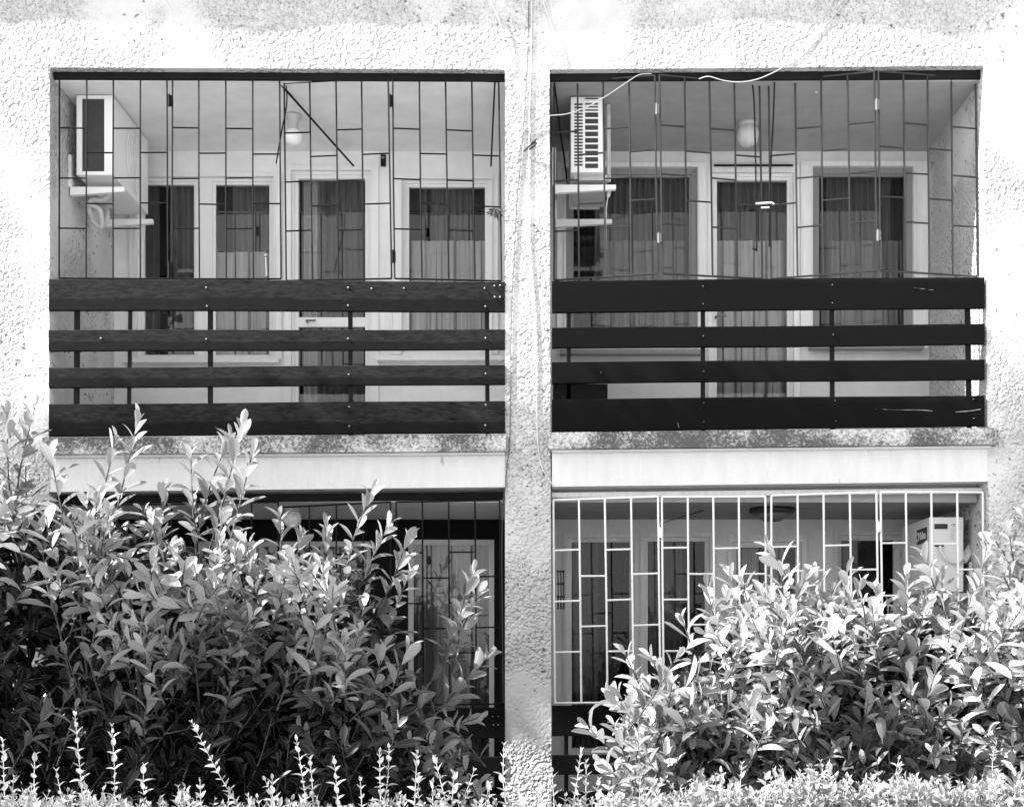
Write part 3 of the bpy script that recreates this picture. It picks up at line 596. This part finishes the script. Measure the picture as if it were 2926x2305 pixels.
# lower right unit on the right wall, long badge face to the left
Y0, Y1 = 0.32, 1.0
a = P(2655, 1477, Y0); b = P(2753, 1690, Y0)
t = thing('air_conditioner', 'white outdoor unit with dark badge and hoses, lower right balcony behind the white grille', 'air conditioner', ((a.x + b.x) / 2, (Y0 + Y1) / 2, b.z), 'outdoor air conditioner units on balcony walls')
bm = bmesh.new(); bevelbox(bm, a.x, b.x, Y0, Y1, b.z, a.z, 0.006); obj('casing', bm, M['ac'], t)
bm = bmesh.new(); bx_ = a.x - 0.002; zt = a.z - 0.055; box(bm, (bx_, Y0 + 0.17, zt - 0.055), (0.004, 0.24, 0.10)); obj('badge', bm, M['label_dark'], t)
R = Matrix(((0, 0, -1), (-1, 0, 0), (0, 1, 0)))
text_mesh('Midea', 0.075, M['sticker'], t, Vector((bx_ - 0.003, Y0 + 0.155, zt - 0.055)), R, bold=0.001)
bm = bmesh.new(); pts = [Vector((bx_ - 0.004, Y0 + 0.262 + 0.024 * math.cos(k * math.pi / 8), zt - 0.055 + 0.03 * math.sin(k * math.pi / 8))) for k in range(2, 15)]; tube(bm, pts, 0.003, 5); obj('emblem', bm, M['sticker'], t)
bm = bmesh.new(); rbox(bm, 2670, 2708, 1496, 1511, Y0 - 0.0015, Y0 + 0.003); obj('hand_recess', bm, M['ac_dark'], t)
bm = bmesh.new(); rbox(bm, 2715, 2734, 1492, 1546, Y0 - 0.0015, Y0 + 0.003); rbox(bm, 2719, 2733, 1550, 1566, Y0 - 0.0015, Y0 + 0.003); obj('sticker', bm, M['sticker'], t)
RF = Matrix(((1, 0, 0), (0, 0, -1), (0, 1, 0)))
text_mesh('CE', 0.024, M['label_dark'], t, P(2724, 1500, Y0 - 0.003), RF)
bm = bmesh.new()
for k in range(7): rbox(bm, 2717, 2732 - (k % 3) * 3, 1512 + k * 4.6, 1513.3 + k * 4.6, Y0 - 0.003, Y0 - 0.0015)
obj('small_print', bm, M['ac_dim'], t)
bm = bmesh.new(); rbox(bm, 2672, 2697, 1556, 1561, Y0 - 0.01, Y0); obj('valve_cover', bm, M['label_dark'], t)
bm = bmesh.new(); tube(bm, spline([P(2686, 1560, Y0 - 0.015), P(2692, 1582, Y0 - 0.03), P(2712, 1603, Y0 - 0.03), P(2740, 1606, Y0 - 0.02), P(2752, 1590, Y0)], 6), 0.0095, 8); obj('pipe', bm, M['ac'], t)
bm = bmesh.new()
for dx in (0, 13):
    pts = spline([P(2742 + dx, 1608 - dx * 0.3, 0.35), P(2768 + dx, 1566, 0.42), P(2790 + dx * .6, 1536, 0.5), P(2803, 1528 + dx, 0.6)], 12)
    tube(bm, pts, [0.017 + 0.003 * (i % 2) for i in range(len(pts))], 8)
obj('hose', bm, M['ac'], t)
xr_ = P(2830, 0, 0).x
for Yb in (0.38, 0.9):
    bm = bmesh.new(); zb = b.z - 0.002; box(bm, ((a.x + xr_) / 2, Yb, zb - 0.02), (xr_ - a.x, 0.035, 0.035)); box(bm, (xr_ - 0.012, Yb, zb + 0.1), (0.02, 0.035, 0.2)); obj('bracket', bm, M['ac'], t)

# ------------------------------------------------------------------ lamps and small fittings
def globe_lamp(label, px, py, Y, r, zc, gm, ax=1.0):
    c = P(px, py, Y); t = thing('ceiling_lamp', label, 'lamp', (c.x, c.y, zc), None)
    bm = bmesh.new(); lathe(bm, (c.x, c.y, zc), [(r * .85, -0.001), (r * .85, -0.025), (r * .6, -0.035), (r * .55, -(zc - c.z) + r * 0.8)], 24); obj('lamp_base', bm, M['ac_dim'], t, smooth=True)
    bm = bmesh.new(); lathe(bm, c, [(r * math.sin(a_), r * ax * math.cos(a_)) for a_ in [0.5 + i * (math.pi - 0.52) / 12 for i in range(13)]], 24); obj('lamp_globe', bm, gm, t, smooth=True)
    return t
globe_lamp('round white glass ceiling lamp over the door of the upper left balcony', 838, 392, 0.62, 0.062, zc_up, M['lamp_glass'])
globe_lamp('larger dusty oval ceiling lamp of the upper right balcony', 2137, 386, 0.75, 0.075, zc_up, M['lamp_ur'], 1.15)
globe_lamp('small globe lamp under the lower left ceiling above the laurel tips', 835, 1482, 0.5, 0.062, zc_lo, M['lamp_glass'])
c = P(2206, 1440, 0.55)
t = thing('ceiling_lamp', 'wide dark dish lamp under the ceiling of the lower right balcony', 'lamp', (c.x, c.y, zc_lo), None)
bm = bmesh.new(); lathe(bm, (c.x, c.y, zc_lo), [(0.15, -0.001), (0.155, -0.03), (0.145, -0.036), (0.1, -0.036)], 32); obj('lamp_base', bm, M['lamp_dark'], t, smooth=True)
bm = bmesh.new(); lathe(bm, (c.x, c.y, zc_lo - 0.037), [(0.115, 0.0), (0.10, -0.03), (0.06, -0.05), (0.01, -0.056)], 32); obj('lamp_glass', bm, M['smoked'], t, smooth=True)

def cable(label, pts, r, m='cable_w', k=6):
    q = spline([P(*p) for p in pts], k); bm = bmesh.new(); tube(bm, q, r * 0.72, 6)
    return obj('cable', bm, M[m], loc=q[0], label=label, cat='cable')
cable('short white cable curving down to the top right corner of the upper left balcony', [(1403, 8, -.02), (1425, 55, -.02), (1438, 105, -.02), (1443, 155, -.02), (1443, 203, -.01)], 0.0055)
cable('white cable running down the pillar, bending left toward its lower left edge', [(1511, 5, -.006), (1508, 150, -.006), (1500, 300, -.006), (1490, 430, -.006), (1476, 590, -.006), (1468, 760, -.006), (1461, 900, -.006), (1457, 1240, -.006), (1449, 1330, -.006), (1444, 1400, -.008)], 0.005, 'cable_a')
cable('white cable running down the pillar and bending right under the upper right ledge', [(1519, 5, -.006), (1517, 200, -.006), (1513, 330, -.006), (1511, 600, -.006), (1517, 750, -.006), (1527, 870, -.006), (1533, 1000, -.006), (1534, 1200, -.006), (1538, 1280, -.006), (1547, 1330, -.006), (1563, 1362, -.006), (1582, 1388, -.008)], 0.005)
cable('white cable slanting from the top of the pillar to the upper right lintel', [(1551, 5, -.006), (1580, 85, -.015), (1598, 150, -.015), (1612, 199, -.01)], 0.0055)
cable('thick white cable looping from the pillar across the upper right grille', [(1492, 380, -.01), (1511, 358, -.015), (1535, 338, -.02), (1570, 331, -.03), (1620, 326, -.05), (1680, 305, -.06), (1740, 270, -.06), (1800, 230, -.05), (1828, 214, -.045), (1862, 211, -.04)], 0.0048, 'cable_g')
cable('thin cable from the top edge sagging along the upper right lintel', [(1997, 226, -.01), (2025, 219, -.02), (2065, 230, -.02), (2110, 235, -.02), (2160, 228, -.02), (2205, 210, -.015), (2240, 190, -.006), (2300, 140, -.006), (2345, 85, -.006), (2375, 55, -.006), (2425, -5, -.006)], 0.004, 'hose')
cable('dark wire strung from the dish lamp to the left under the lower right ceiling', [(2140, 1432, .52), (2060, 1445, .6), (1970, 1470, .8), (1900, 1492, 1.1), (1885, 1512, 1.28)], 0.004, 'cable_d')
cable('pale wire strung from the dish lamp to the right under the lower right ceiling', [(2212, 1418, .3), (2240, 1425, .4), (2290, 1452, .8), (2330, 1475, 1.28)], 0.004, 'hose')
cable('dark cable hanging down the left edge of the pillar beside the lower left balcony', [(1441, 1400, -.01), (1436, 1480, .0), (1434, 1600, .01), (1436, 1800, .01), (1438, 2008, .01)], 0.006, 'cable_d')

bm = bmesh.new(); tube(bm, [P(2338, 248, 0.25), P(2720, 225, 0.12)], 0.006, 8); o = obj('drying_rod', bm, M['iron'], loc=P(2530, 236, 0.2), label='thin dark rod under the ceiling at the right of the upper right balcony', cat='rod')
bm = bmesh.new(); rbox(bm, 2330, 2336, 254, 265, 0.245, 0.255); obj('rod_end', bm, M['ac'], o)
bm = bmesh.new(); tube(bm, [P(2040, 473, YB - .05), P(2266, 473, YB - .05)], 0.008, 8); obj('curtain_rail', bm, M['iron'], loc=P(2150, 473, YB - .05), label='dark horizontal rail above the upper right balcony door', cat='rail')
bm = bmesh.new(); rbox(bm, 1089, 1103, 446, 477, YB - 0.03, YB - 0.001, ref=YB); o = obj('meter_box', bm, M['iron'], loc=P(1096, 477, YB), label='small dark box on the wall above the right of the upper left door', cat='box')
bm = bmesh.new(); rbox(bm, 1092, 1100, 452, 458, YB - 0.034, YB - 0.0305, ref=YB); obj('cover', bm, M['hinge'], o)
# hanging wooden clothes rack on the left wall of the lower right balcony
t = thing('wall_rack', 'small beaded spindle rack on the left wall of the lower right balcony', 'rack', P(1600, 1740, 0.6))
for k, x in enumerate((1594, 1602, 1610)):
    bm = bmesh.new(); tube(bm, [P(x, 1630, .6), P(x + 2, 1740, .6)], 0.004, 6)
    for y in (1632, 1667, 1704): lathe(bm, P(x, y, .6), [(0.003, -0.010), (0.009, -0.005), (0.009, 0.005), (0.003, 0.010)], 8)
    rbox(bm, x - 2, x + 3, 1708, 1740, .595, .605); obj('spindle', bm, M['bark'], t)
# dried sprig hung on the upper left grille
bm = bmesh.new(); c0 = P(1413, 595, 0.05)
for k in range(11):
    a_ = -math.pi / 2 + (k - 5) * 0.28; L_ = random.uniform(0.05, 0.085)
    e = c0 + Vector((math.cos(a_) * L_, random.uniform(-.02, .02), math.sin(a_) * L_)); tube(bm, spline([c0, (c0 + e) / 2 + Vector((0.006, 0, -0.004)), e], 3), [0.004] * 3 + [0.007] * 2 + [0.001] * 2, 5)
obj('dried_sprig', bm, M['bark'], loc=c0, label='dried sprig tied to the right end of the upper left grille', cat='sprig')
bm = bmesh.new(); tube(bm, spline([P(1497, 432, -.01), P(1510, 420, -.03), P(1528, 405, -.04), P(1530, 414, -.04), P(1512, 428, -.02)], 4), 0.006, 6)
for k in range(5): tube(bm, [P(1515 + k * 3, 418 - k * 2, -.03), P(1519 + k * 3.4, 408 - k * 3, -.045)], 0.004, 5)
obj('wire_knot', bm, M['cable_d'], loc=P(1512, 428, 0), label='small dark knot of wire on the pillar beside the cables', cat='wire')

# ------------------------------------------------------------------ foliage
TS = np.array([0, .12, .3, .52, .74, .9, 1.0]); 
def leaf_template(kind):
    if kind == 'laurel': Wp = np.array([.05, .30, .72, .98, 1.0, .62, .03])
    else: Wp = np.array([.08, .62, 1.0, .95, .62, .28, .03])
    v = []; uv = []; n = len(TS)
    for t_, w_ in zip(TS, Wp):
        z = -0.20 * (t_ ** 2)                                    # droop along the blade
        for s in (-1, 0, 1): v.append((s * w_ * 0.5, t_, z + (0.0 if s == 0 else 0.0), abs(s) * w_)); uv.append((abs(s), t_))
    f = []
    for i in range(n - 1):
        a = i * 3; b = a + 3; f += [(a, a + 1, b + 1, b), (a + 1, a + 2, b + 2, b + 1)]
    return np.array(v), np.array(uv), np.array(f)
class Leaves:
    def __init__(s): s.b = []; s.d = []; s.n = []; s.l = []; s.w = []; s.t = []; s.c = []
    def add(s, b, d, n, l, w_, tone, curl=1.0): s.b.append(tuple(b)); s.d.append(tuple(d)); s.n.append(tuple(n)); s.l.append(l); s.w.append(w_); s.t.append(tone); s.c.append(curl)
    def build(s, name, kind, m, parent):
        V, UV, F = leaf_template(kind); b = np.array(s.b); d = np.array(s.d); n = np.array(s.n); N = len(b)
        d /= np.linalg.norm(d, axis=1)[:, None]; n = n - d * (n * d).sum(1)[:, None]; n /= np.maximum(1e-6, np.linalg.norm(n, axis=1))[:, None]; x = np.cross(d, n)
        l = np.array(s.l)[:, None, None]; w_ = np.array(s.w)[:, None, None]; c = np.array(s.c)[:, None, None]
        fold = 0.22
        pos = b[:, None, :] + x[:, None, :] * V[None, :, 0:1] * w_ + d[:, None, :] * V[None, :, 1:2] * l + n[:, None, :] * (V[None, :, 2:3] * l * c + V[None, :, 3:4] * w_ * fold)
        K = len(V); me = bpy.data.meshes.new(name); me.vertices.add(N * K); me.vertices.foreach_set('co', pos.reshape(-1).astype(np.float32))
        faces = (F[None] + (np.arange(N) * K)[:, None, None]).reshape(-1, 4); nf = len(faces)
        me.loops.add(nf * 4); me.loops.foreach_set('vertex_index', faces.reshape(-1).astype(np.int32)); me.polygons.add(nf)
        me.polygons.foreach_set('loop_start', np.arange(0, nf * 4, 4, dtype=np.int32)); me.update(calc_edges=True)
        ul = me.uv_layers.new(name='UVMap'); uvs = UV[F.reshape(-1)]; ul.data.foreach_set('uv', np.tile(uvs.reshape(-1), N).astype(np.float32))
        at = me.attributes.new('tone', 'FLOAT', 'POINT'); at.data.foreach_set('value', np.repeat(np.clip(np.array(s.t, dtype=np.float32), 0, 1), K))
        me.polygons.foreach_set('use_smooth', np.ones(nf, dtype=bool)); me.validate()
        return link_mesh(name, me, m, parent)
def rv(s=1.0): return Vector((random.gauss(0, s), random.gauss(0, s), random.gauss(0, s)))
def shoot(lv, bm, base, tip, leaf=0.14, wid=0.36, step=0.028, r=0.005, tone=0.6, start=0.15, bend=0.08, spread=0.9, opp=False, n=5):
    base = Vector(base); tip = Vector(tip); L_ = (tip - base).length; side = (tip - base).orthogonal().normalized()
    side.rotate(Quaternion((tip - base).normalized(), random.random() * 6.28)); mid = (base + tip) / 2 + side * L_ * bend * random.uniform(-1, 1) + Vector((0, 0, -L_ * 0.03))
    pts = spline([base, mid, tip], max(3, int(L_ / 0.10)))
    if bm is not None: tube(bm, pts, [r * (1 - 0.6 * i / (len(pts) - 1)) for i in range(len(pts))], n, caps=False)
    cnt = max(3, int(L_ * (1 - start) / step)); ph = random.random() * 6.28
    for i in range(cnt + 1):
        f = start + (1 - start) * i / cnt; k = f * (len(pts) - 1); j = min(int(k), len(pts) - 2); p = pts[j].lerp(pts[j + 1], k - j); ax = (pts[j + 1] - pts[j]).normalized()
        rem = (cnt - i) / cnt
        angs = (ph + i * 2.4,) if not opp else (ph + i * 1.5708, ph + i * 1.5708 + 3.1416)
        for a in angs:
            q = ax.orthogonal().normalized(); q.rotate(Quaternion(ax, a))
            op = spread * (0.35 + 0.65 * min(1, rem * 2.2)) * random.uniform(0.75, 1.2)
            d = (ax * math.cos(op) + q * math.sin(op) + rv(0.08)).normalized(); nn = ax * math.sin(op) - q * math.cos(op) + rv(0.18)
            s_ = leaf * random.uniform(0.6, 1.15) * (1.0 if rem > 0.12 else 0.75) * (0.8 + 0.2 * min(1, rem * 3))
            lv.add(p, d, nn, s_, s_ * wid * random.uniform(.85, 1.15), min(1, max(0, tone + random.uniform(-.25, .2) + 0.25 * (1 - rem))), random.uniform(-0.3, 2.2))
def interp(tab, x):
    xs = [p[0] for p in tab]; ys = [p[1] for p in tab]; return float(np.interp(x, xs, ys))
def bush(name, label, env, tips, Yc, Yh, nshoot, nfill, base_px, leaf=0.15, dens_bottom=2420, seed=1, tone0=0.62, tk=0.9):
    random.seed(seed); t = thing(name, label, 'bush', (P(base_px, 0, Yc).x, Yc, 0.0), 'broad leaved laurel bushes in front of the balconies')
    lv = Leaves(); bm = bmesh.new(); x0, x1 = env[0][0], env[-1][0]; root = Vector((P(base_px, 0, Yc).x, Yc, 0.0))
    for (tx, ty, bx_, by_, dY) in tips:                     # long leaders seen in the photo
        shoot(lv, bm, P(bx_, by_, Yc + dY + random.uniform(-.05, .05)), P(tx, ty, Yc + dY), leaf * random.uniform(.92, 1.08), step=0.026, r=0.007, tone=0.62, start=0.12)
        shoot(None or lv, bm, P(base_px + (bx_ - base_px) * 0.55, 2450, Yc), P(bx_, by_, Yc + dY), leaf, step=0.12, r=0.012, tone=0.2, start=0.3)
    cl = []                                                 # branch clumps standing proud of the crown, hollows between them
    for i in range(int((x1 - x0) / 15)):
        x = random.uniform(x0, x1); top = interp(env, x); f = random.random(); y = top + 40 + f * (dens_bottom - top - 60); cl.append((x, y, f, Yc - Yh * random.uniform(-0.1, 1.0), random.uniform(-.3, .3)))
    per = nshoot / len(cl)
    for (x, y, f, Y, tn) in cl:
        c = P(x, y, Y); lean = Vector((random.uniform(-.7, .7), random.uniform(-.75, .05), 1.0))
        for k in range(int(per) + (random.random() < per % 1)):
            d = (lean + rv(.38)).normalized(); L_ = random.uniform(0.2, 0.45); b_ = c + Vector((random.gauss(0, .10), random.gauss(0, .10), random.gauss(0, .08))) - d * L_ * .6; e_ = b_ + d * L_
            shoot(lv, bm, b_, e_, leaf * random.uniform(.72, 1.0), step=0.03, r=0.005, tone=tone0 - tk * f + tn + random.uniform(-.1, .15), start=0.1, spread=1.0)  # tone drops down the bush: shade painted into the leaf colour
    for i in range(nfill):                                  # old leaves inside
        x = random.uniform(x0, x1); top = interp(env, x) + 80; f = random.random(); y = top + f * (dens_bottom - top); Y = Yc + random.uniform(-.25, .95) * Yh
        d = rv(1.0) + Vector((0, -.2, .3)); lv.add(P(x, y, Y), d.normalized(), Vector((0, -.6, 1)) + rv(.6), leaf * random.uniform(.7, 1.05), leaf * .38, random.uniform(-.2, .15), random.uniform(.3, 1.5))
    for i in range(16):                                     # main limbs
        x = random.uniform(x0 + 60, x1 - 60); y = interp(env, x) + random.uniform(150, 420); e = P(x, y, Yc + random.uniform(-.5, .5) * Yh)
        m_ = root.lerp(e, 0.5) + Vector((random.uniform(-.1, .1), random.uniform(-.1, .1), 0.12)); q = spline([root + rv(0.05) * Vector((1, 1, 0)).length * 0.5, m_, e], 6)
        tube(bm, q, [0.03 * (1 - .8 * k / (len(q) - 1)) for k in range(len(q))], 7, caps=False)
    obj('branches', bm, M['bark'], t, smooth=True); lv.build('foliage', 'laurel', M['laurel'], t); return t
ENV_L = [(-420, 1500), (-260, 1400), (-100, 1330), (0, 1320), (120, 1420), (250, 1480), (350, 1440), (450, 1560), (600, 1500), (700, 1600), (820, 1640), (950, 1610), (1060, 1590), (1120, 1780), (1180, 1960), (1260, 2120), (1300, 2220)]
TIPS_L = [(395, 1200, 300, 1640, 0), (330, 1260, 260, 1600, -.1), (145, 1300, 215, 1600, -.1), (690, 1218, 590, 1600, 0), (655, 1250, 560, 1560, .1), (545, 1290, 560, 1560, .2), (720, 1300, 640, 1620, -.1), (470, 1400, 440, 1650, 0),
          (280, 1420, 330, 1700, -.3), (120, 1500, 160, 1760, -.3), (20, 1190, 40, 1500, 0), (75, 1215, 90, 1560, .2), (100, 1165, 40, 1480, .1), (-20, 1150, -40, 1500, 0), (1062, 1402, 985, 1720, 0), (1110, 1500, 1000, 1740, .1), (800, 1480, 780, 1790, -.1), (860, 1530, 830, 1800, .1),
          (930, 1500, 930, 1760, .2), (1165, 1540, 1060, 1800, .1), (1170, 1640, 1100, 1860, 0), (1350, 1635, 1265, 1900, .1), (1365, 1700, 1290, 1930, .2), (1400, 1870, 1230, 2060, .1), (1365, 2050, 1180, 2120, .1),
          (600, 1650, 560, 1900, -.4), (700, 1840, 640, 2060, -.5), (1100, 1850, 1020, 2080, -.4), (420, 2000, 400, 2150, -.5), (300, 1700, 260, 1900, -.45), (640, 1480, 590, 1760, -.2)]
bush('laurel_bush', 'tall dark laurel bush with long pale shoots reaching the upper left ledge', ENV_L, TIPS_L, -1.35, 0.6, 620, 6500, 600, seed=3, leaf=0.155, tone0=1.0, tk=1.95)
ENV_R = [(1830, 2240), (1850, 2120), (1870, 1980), (1930, 1870), (2000, 1800), (2100, 1760), (2200, 1710), (2350, 1760), (2480, 1760), (2600, 1740), (2740, 1740), (2860, 1720), (2990, 1700), (3150, 1700)]
TIPS_R = [(2200, 1565, 2330, 1880, 0), (2020, 1680, 2085, 1930, 0), (2075, 1700, 2100, 1930, .1), (1785, 1865, 1900, 2070, 0), (1740, 1985, 1880, 2110, .1), (1680, 2075, 1850, 2240, 0), (1820, 1980, 1900, 2130, -.2), (1950, 1770, 2000, 1960, .1), (2120, 1660, 2180, 1900, .2),
          (2330, 1650, 2340, 1880, 0), (2420, 1640, 2400, 1880, .1), (2500, 1680, 2560, 1930, -.1), (2590, 1650, 2600, 1900, 0), (2640, 1590, 2720, 1830, .1), (2820, 1560, 2760, 1830, 0), (2690, 1640, 2720, 1860, .2), (2260, 1760, 2330, 2000, -.3), (2560, 1800, 2640, 2020, -.3),
          (2440, 1830, 2500, 2050, -.4), (1860, 1880, 1960, 2090, -.1), (2050, 1830, 2110, 2040, -.3), (2680, 1900, 2640, 2100, -.5), (2140, 2000, 2100, 2180, -.5), (2600, 1980, 2620, 2180, -.5), (1720, 2180, 1860, 2290, -.2)]
bush('laurel_bush', 'sunlit spreading laurel bush across the lower right balcony', ENV_R, TIPS_R, -1.35, 0.55, 1050, 5200, 2300, seed=5, leaf=0.158, tone0=0.72, tk=0.45)
bush('laurel_bush', 'laurel bush at the right edge with shoots leaning into the frame', [(2830, 1760), (2900, 1640), (3000, 1560), (3200, 1540), (3400, 1600)],
     [(2880, 1500, 2930, 1720, 0), (2925, 1470, 2950, 1700, .1), (2850, 1600, 2940, 1760, -.1), (2840, 1540, 2925, 1700, .1), (2980, 1480, 3000, 1700, 0)], -0.95, 0.4, 130, 500, 3080, seed=9, leaf=0.14)

def hedge():
    random.seed(21); Yc = -2.9
    t = thing('privet_hedge', 'clipped small leaved privet hedge with upright new shoots along the bottom edge', 'hedge', (0, Yc, 0)); lv = Leaves(); bm = bmesh.new()
    env = [(-400, 2262), (0, 2272), (700, 2296), (1300, 2300), (1500, 2318), (1700, 2296), (1900, 2262), (2100, 2245), (2400, 2225), (2700, 2240), (2926, 2240), (3400, 2240)]
    tips = [(215, 2045, 240, 2300), (320, 2078, 326, 2310), (550, 2065, 700, 2320), (8, 2120, 14, 2290), (100, 2158, 104, 2300), (162, 2205, 195, 2320), (510, 2250, 520, 2330), (572, 2232, 575, 2320), (778, 2225, 778, 2320), (848, 2115, 880, 2310), (886, 2172, 895, 2310),
            (955, 2168, 968, 2310), (1030, 2232, 1036, 2320), (1085, 2148, 1090, 2320), (1112, 2136, 1094, 2300), (1192, 2152, 1184, 2310), (1243, 2165, 1285, 2320), (1297, 2213, 1290, 2310), (1236, 2238, 1240, 2320), (1400, 2240, 1390, 2320), (1440, 2130, 1450, 2310), (1660, 2150, 1636, 2300), (1675, 2180, 1672, 2300), (1578, 2205, 1585, 2310),
            (1710, 2230, 1715, 2320), (1830, 2225, 1825, 2320), (1740, 2240, 1745, 2320), (2060, 2205, 2070, 2310), (2120, 2185, 2116, 2300), (2370, 2185, 2372, 2310), (2215, 2205, 2225, 2310), (2570, 2190, 2560, 2310), (2900, 2200, 2895, 2310), (40, 2220, 30, 2310), (90, 2250, 80, 2320), (655, 2260, 650, 2330), (1480, 2225, 1484, 2320), (1540, 2250, 1540, 2320)]
    for (tx, ty, bx_, by_) in tips: shoot(lv, bm, P(bx_, by_ + 10, Yc), P(tx, ty, Yc + random.uniform(-.1, .1)), 0.045, wid=.48, step=0.028, r=0.0028, tone=.85, start=.05, opp=True, bend=.04, spread=.95)
    for i in range(1500):
        x = random.uniform(-350, 3300)
        if x < 1720 and random.random() < (0.75 if 1380 < x < 1640 else 0.35): continue
        Y = Yc + random.uniform(-.28, .3); y = interp(env, x) + 14 * math.sin(x / 47.0) + 9 * math.sin(x / 19.0 + 1) + random.expovariate(1 / 26.0) - random.expovariate(1 / 16.0) + abs(random.gauss(0, 14))
        p = P(x, y, Y); L_ = random.uniform(.08, .17); d = (Vector((0, 0, 1)) + rv(.3)).normalized()
        shoot(lv, bm, p - d * L_, p, 0.042 * random.uniform(.8, 1.15), wid=.5, step=0.026, r=0.0022, tone=random.uniform(.3, 1), start=.0, opp=True, spread=1.0, n=4)
    for i in range(4500):
        x = random.uniform(-350, 3300); y = interp(env, x) + random.uniform(20, 260); p = P(x, y, Yc + random.uniform(-.3, .3))
        lv.add(p, (rv(1) + Vector((0, -.3, .4))).normalized(), Vector((0, -.5, 1)) + rv(.5), .05, .024, random.uniform(.1, .6), 1)
    for i in range(60):
        x = random.uniform(-350, 3300); a = P(x, 2330, Yc); tube(bm, spline([Vector((a.x + random.uniform(-.1, .1), Yc + random.uniform(-.1, .1), 0)), Vector((a.x, Yc, a.z * .5)), a], 4), .008, 5, caps=False)
    obj('stems', bm, M['stem'], t, smooth=True); lv.build('foliage', 'privet', M['privet'], t)
hedge()

# tree added out of frame, up and left: crown shaped to shade lower storey
def shade_tree():
    random.seed(33); T = 9.0; off = -SUN * T
    t = thing('added_shade_tree', 'unseen leafy tree added left of the balconies, its crown shaped to shade the lower storey', 'tree', (-12.5, off.y - 0.1, 0)); lv = Leaves(); bm = bmesh.new()
    def band(x):                                            # shade limits on the wall (picture y)
        return (1350 + 22 * math.sin(x / 190) + 14 * math.sin(x / 67 + 2), 1900 + 30 * math.sin(x / 240 + 1) + 14 * math.sin(x / 90))
    for i in range(7500):
        x = random.uniform(-700, 3600); a, b = band(x); y = random.uniform(a, b); p = P(x, y, 0) + off + (-SUN) * random.uniform(-.25, .25)
        lv.add(p, rv(1).normalized(), -SUN + rv(.45), random.uniform(.12, .19), random.uniform(.09, .13), random.random(), 1)
    fork = P(-950, 1640, 0) + off; base = Vector((fork.x - 0.5, fork.y, 0)); q = spline([base, base + Vector((.1, .05, 4.2)), fork], 5); tube(bm, q, [.2 - .006 * k for k in range(len(q))], 10)
    for i in range(16):
        x = -600 + i * 260; e = P(x, 1640 + random.uniform(-200, 200), 0) + off; m_ = fork.lerp(e, .5) + Vector((0, 0, .1)); q = spline([fork, m_, e], 6); tube(bm, q, [.09 * (1 - .85 * k / (len(q) - 1)) for k in range(len(q))], 6)
    obj('trunk', bm, M['bark'], t, smooth=True); lv.build('crown', 'privet', M['tree_leaf'], t)
def low_shade_tree():  # unseen tree added to darken the lower part of the left bush
    random.seed(35); off = -SUN * 5.5; Yp = -1.75
    c = P(500, 0, Yp) + off; t = thing('added_shade_tree', 'unseen young tree added further left, its crown placed to dapple the left laurel bush with shade', 'tree', (c.x - 1.5, c.y, 0)); lv = Leaves(); bm = bmesh.new()
    for i in range(1100):
        x = random.uniform(-500, 1480); top = 1900 + 60 * math.sin(x / 130) - (x - 300) * 0.05; y = random.uniform(top, 2330)
        if random.random() < 0.25 + 0.75 * min(1, (y - top) / 160): lv.add(P(x, y, Yp + random.uniform(-.25, .15)) + off - SUN * random.uniform(-.25, .25), rv(1).normalized(), -SUN + rv(.5), random.uniform(.10, .17), random.uniform(.07, .11), random.random(), 1)
    base = Vector((c.x - 1.5, c.y, 0)); fork = base + Vector((.2, 0, 2.6)); tube(bm, spline([base, base + Vector((.06, .02, 1.3)), fork], 5), .07, 8)
    for i in range(9):
        e = P(-400 + i * 220, 1950 + random.uniform(-150, 150), Yp) + off; q = spline([fork, fork.lerp(e, .5) + Vector((0, 0, .2)), e], 6); tube(bm, q, [.035 * (1 - .8 * k / (len(q) - 1)) for k in range(len(q))], 6)
    obj('trunk', bm, M['bark'], t, smooth=True); lv.build('crown', 'privet', M['tree_leaf'], t)
shade_tree(); low_shade_tree()
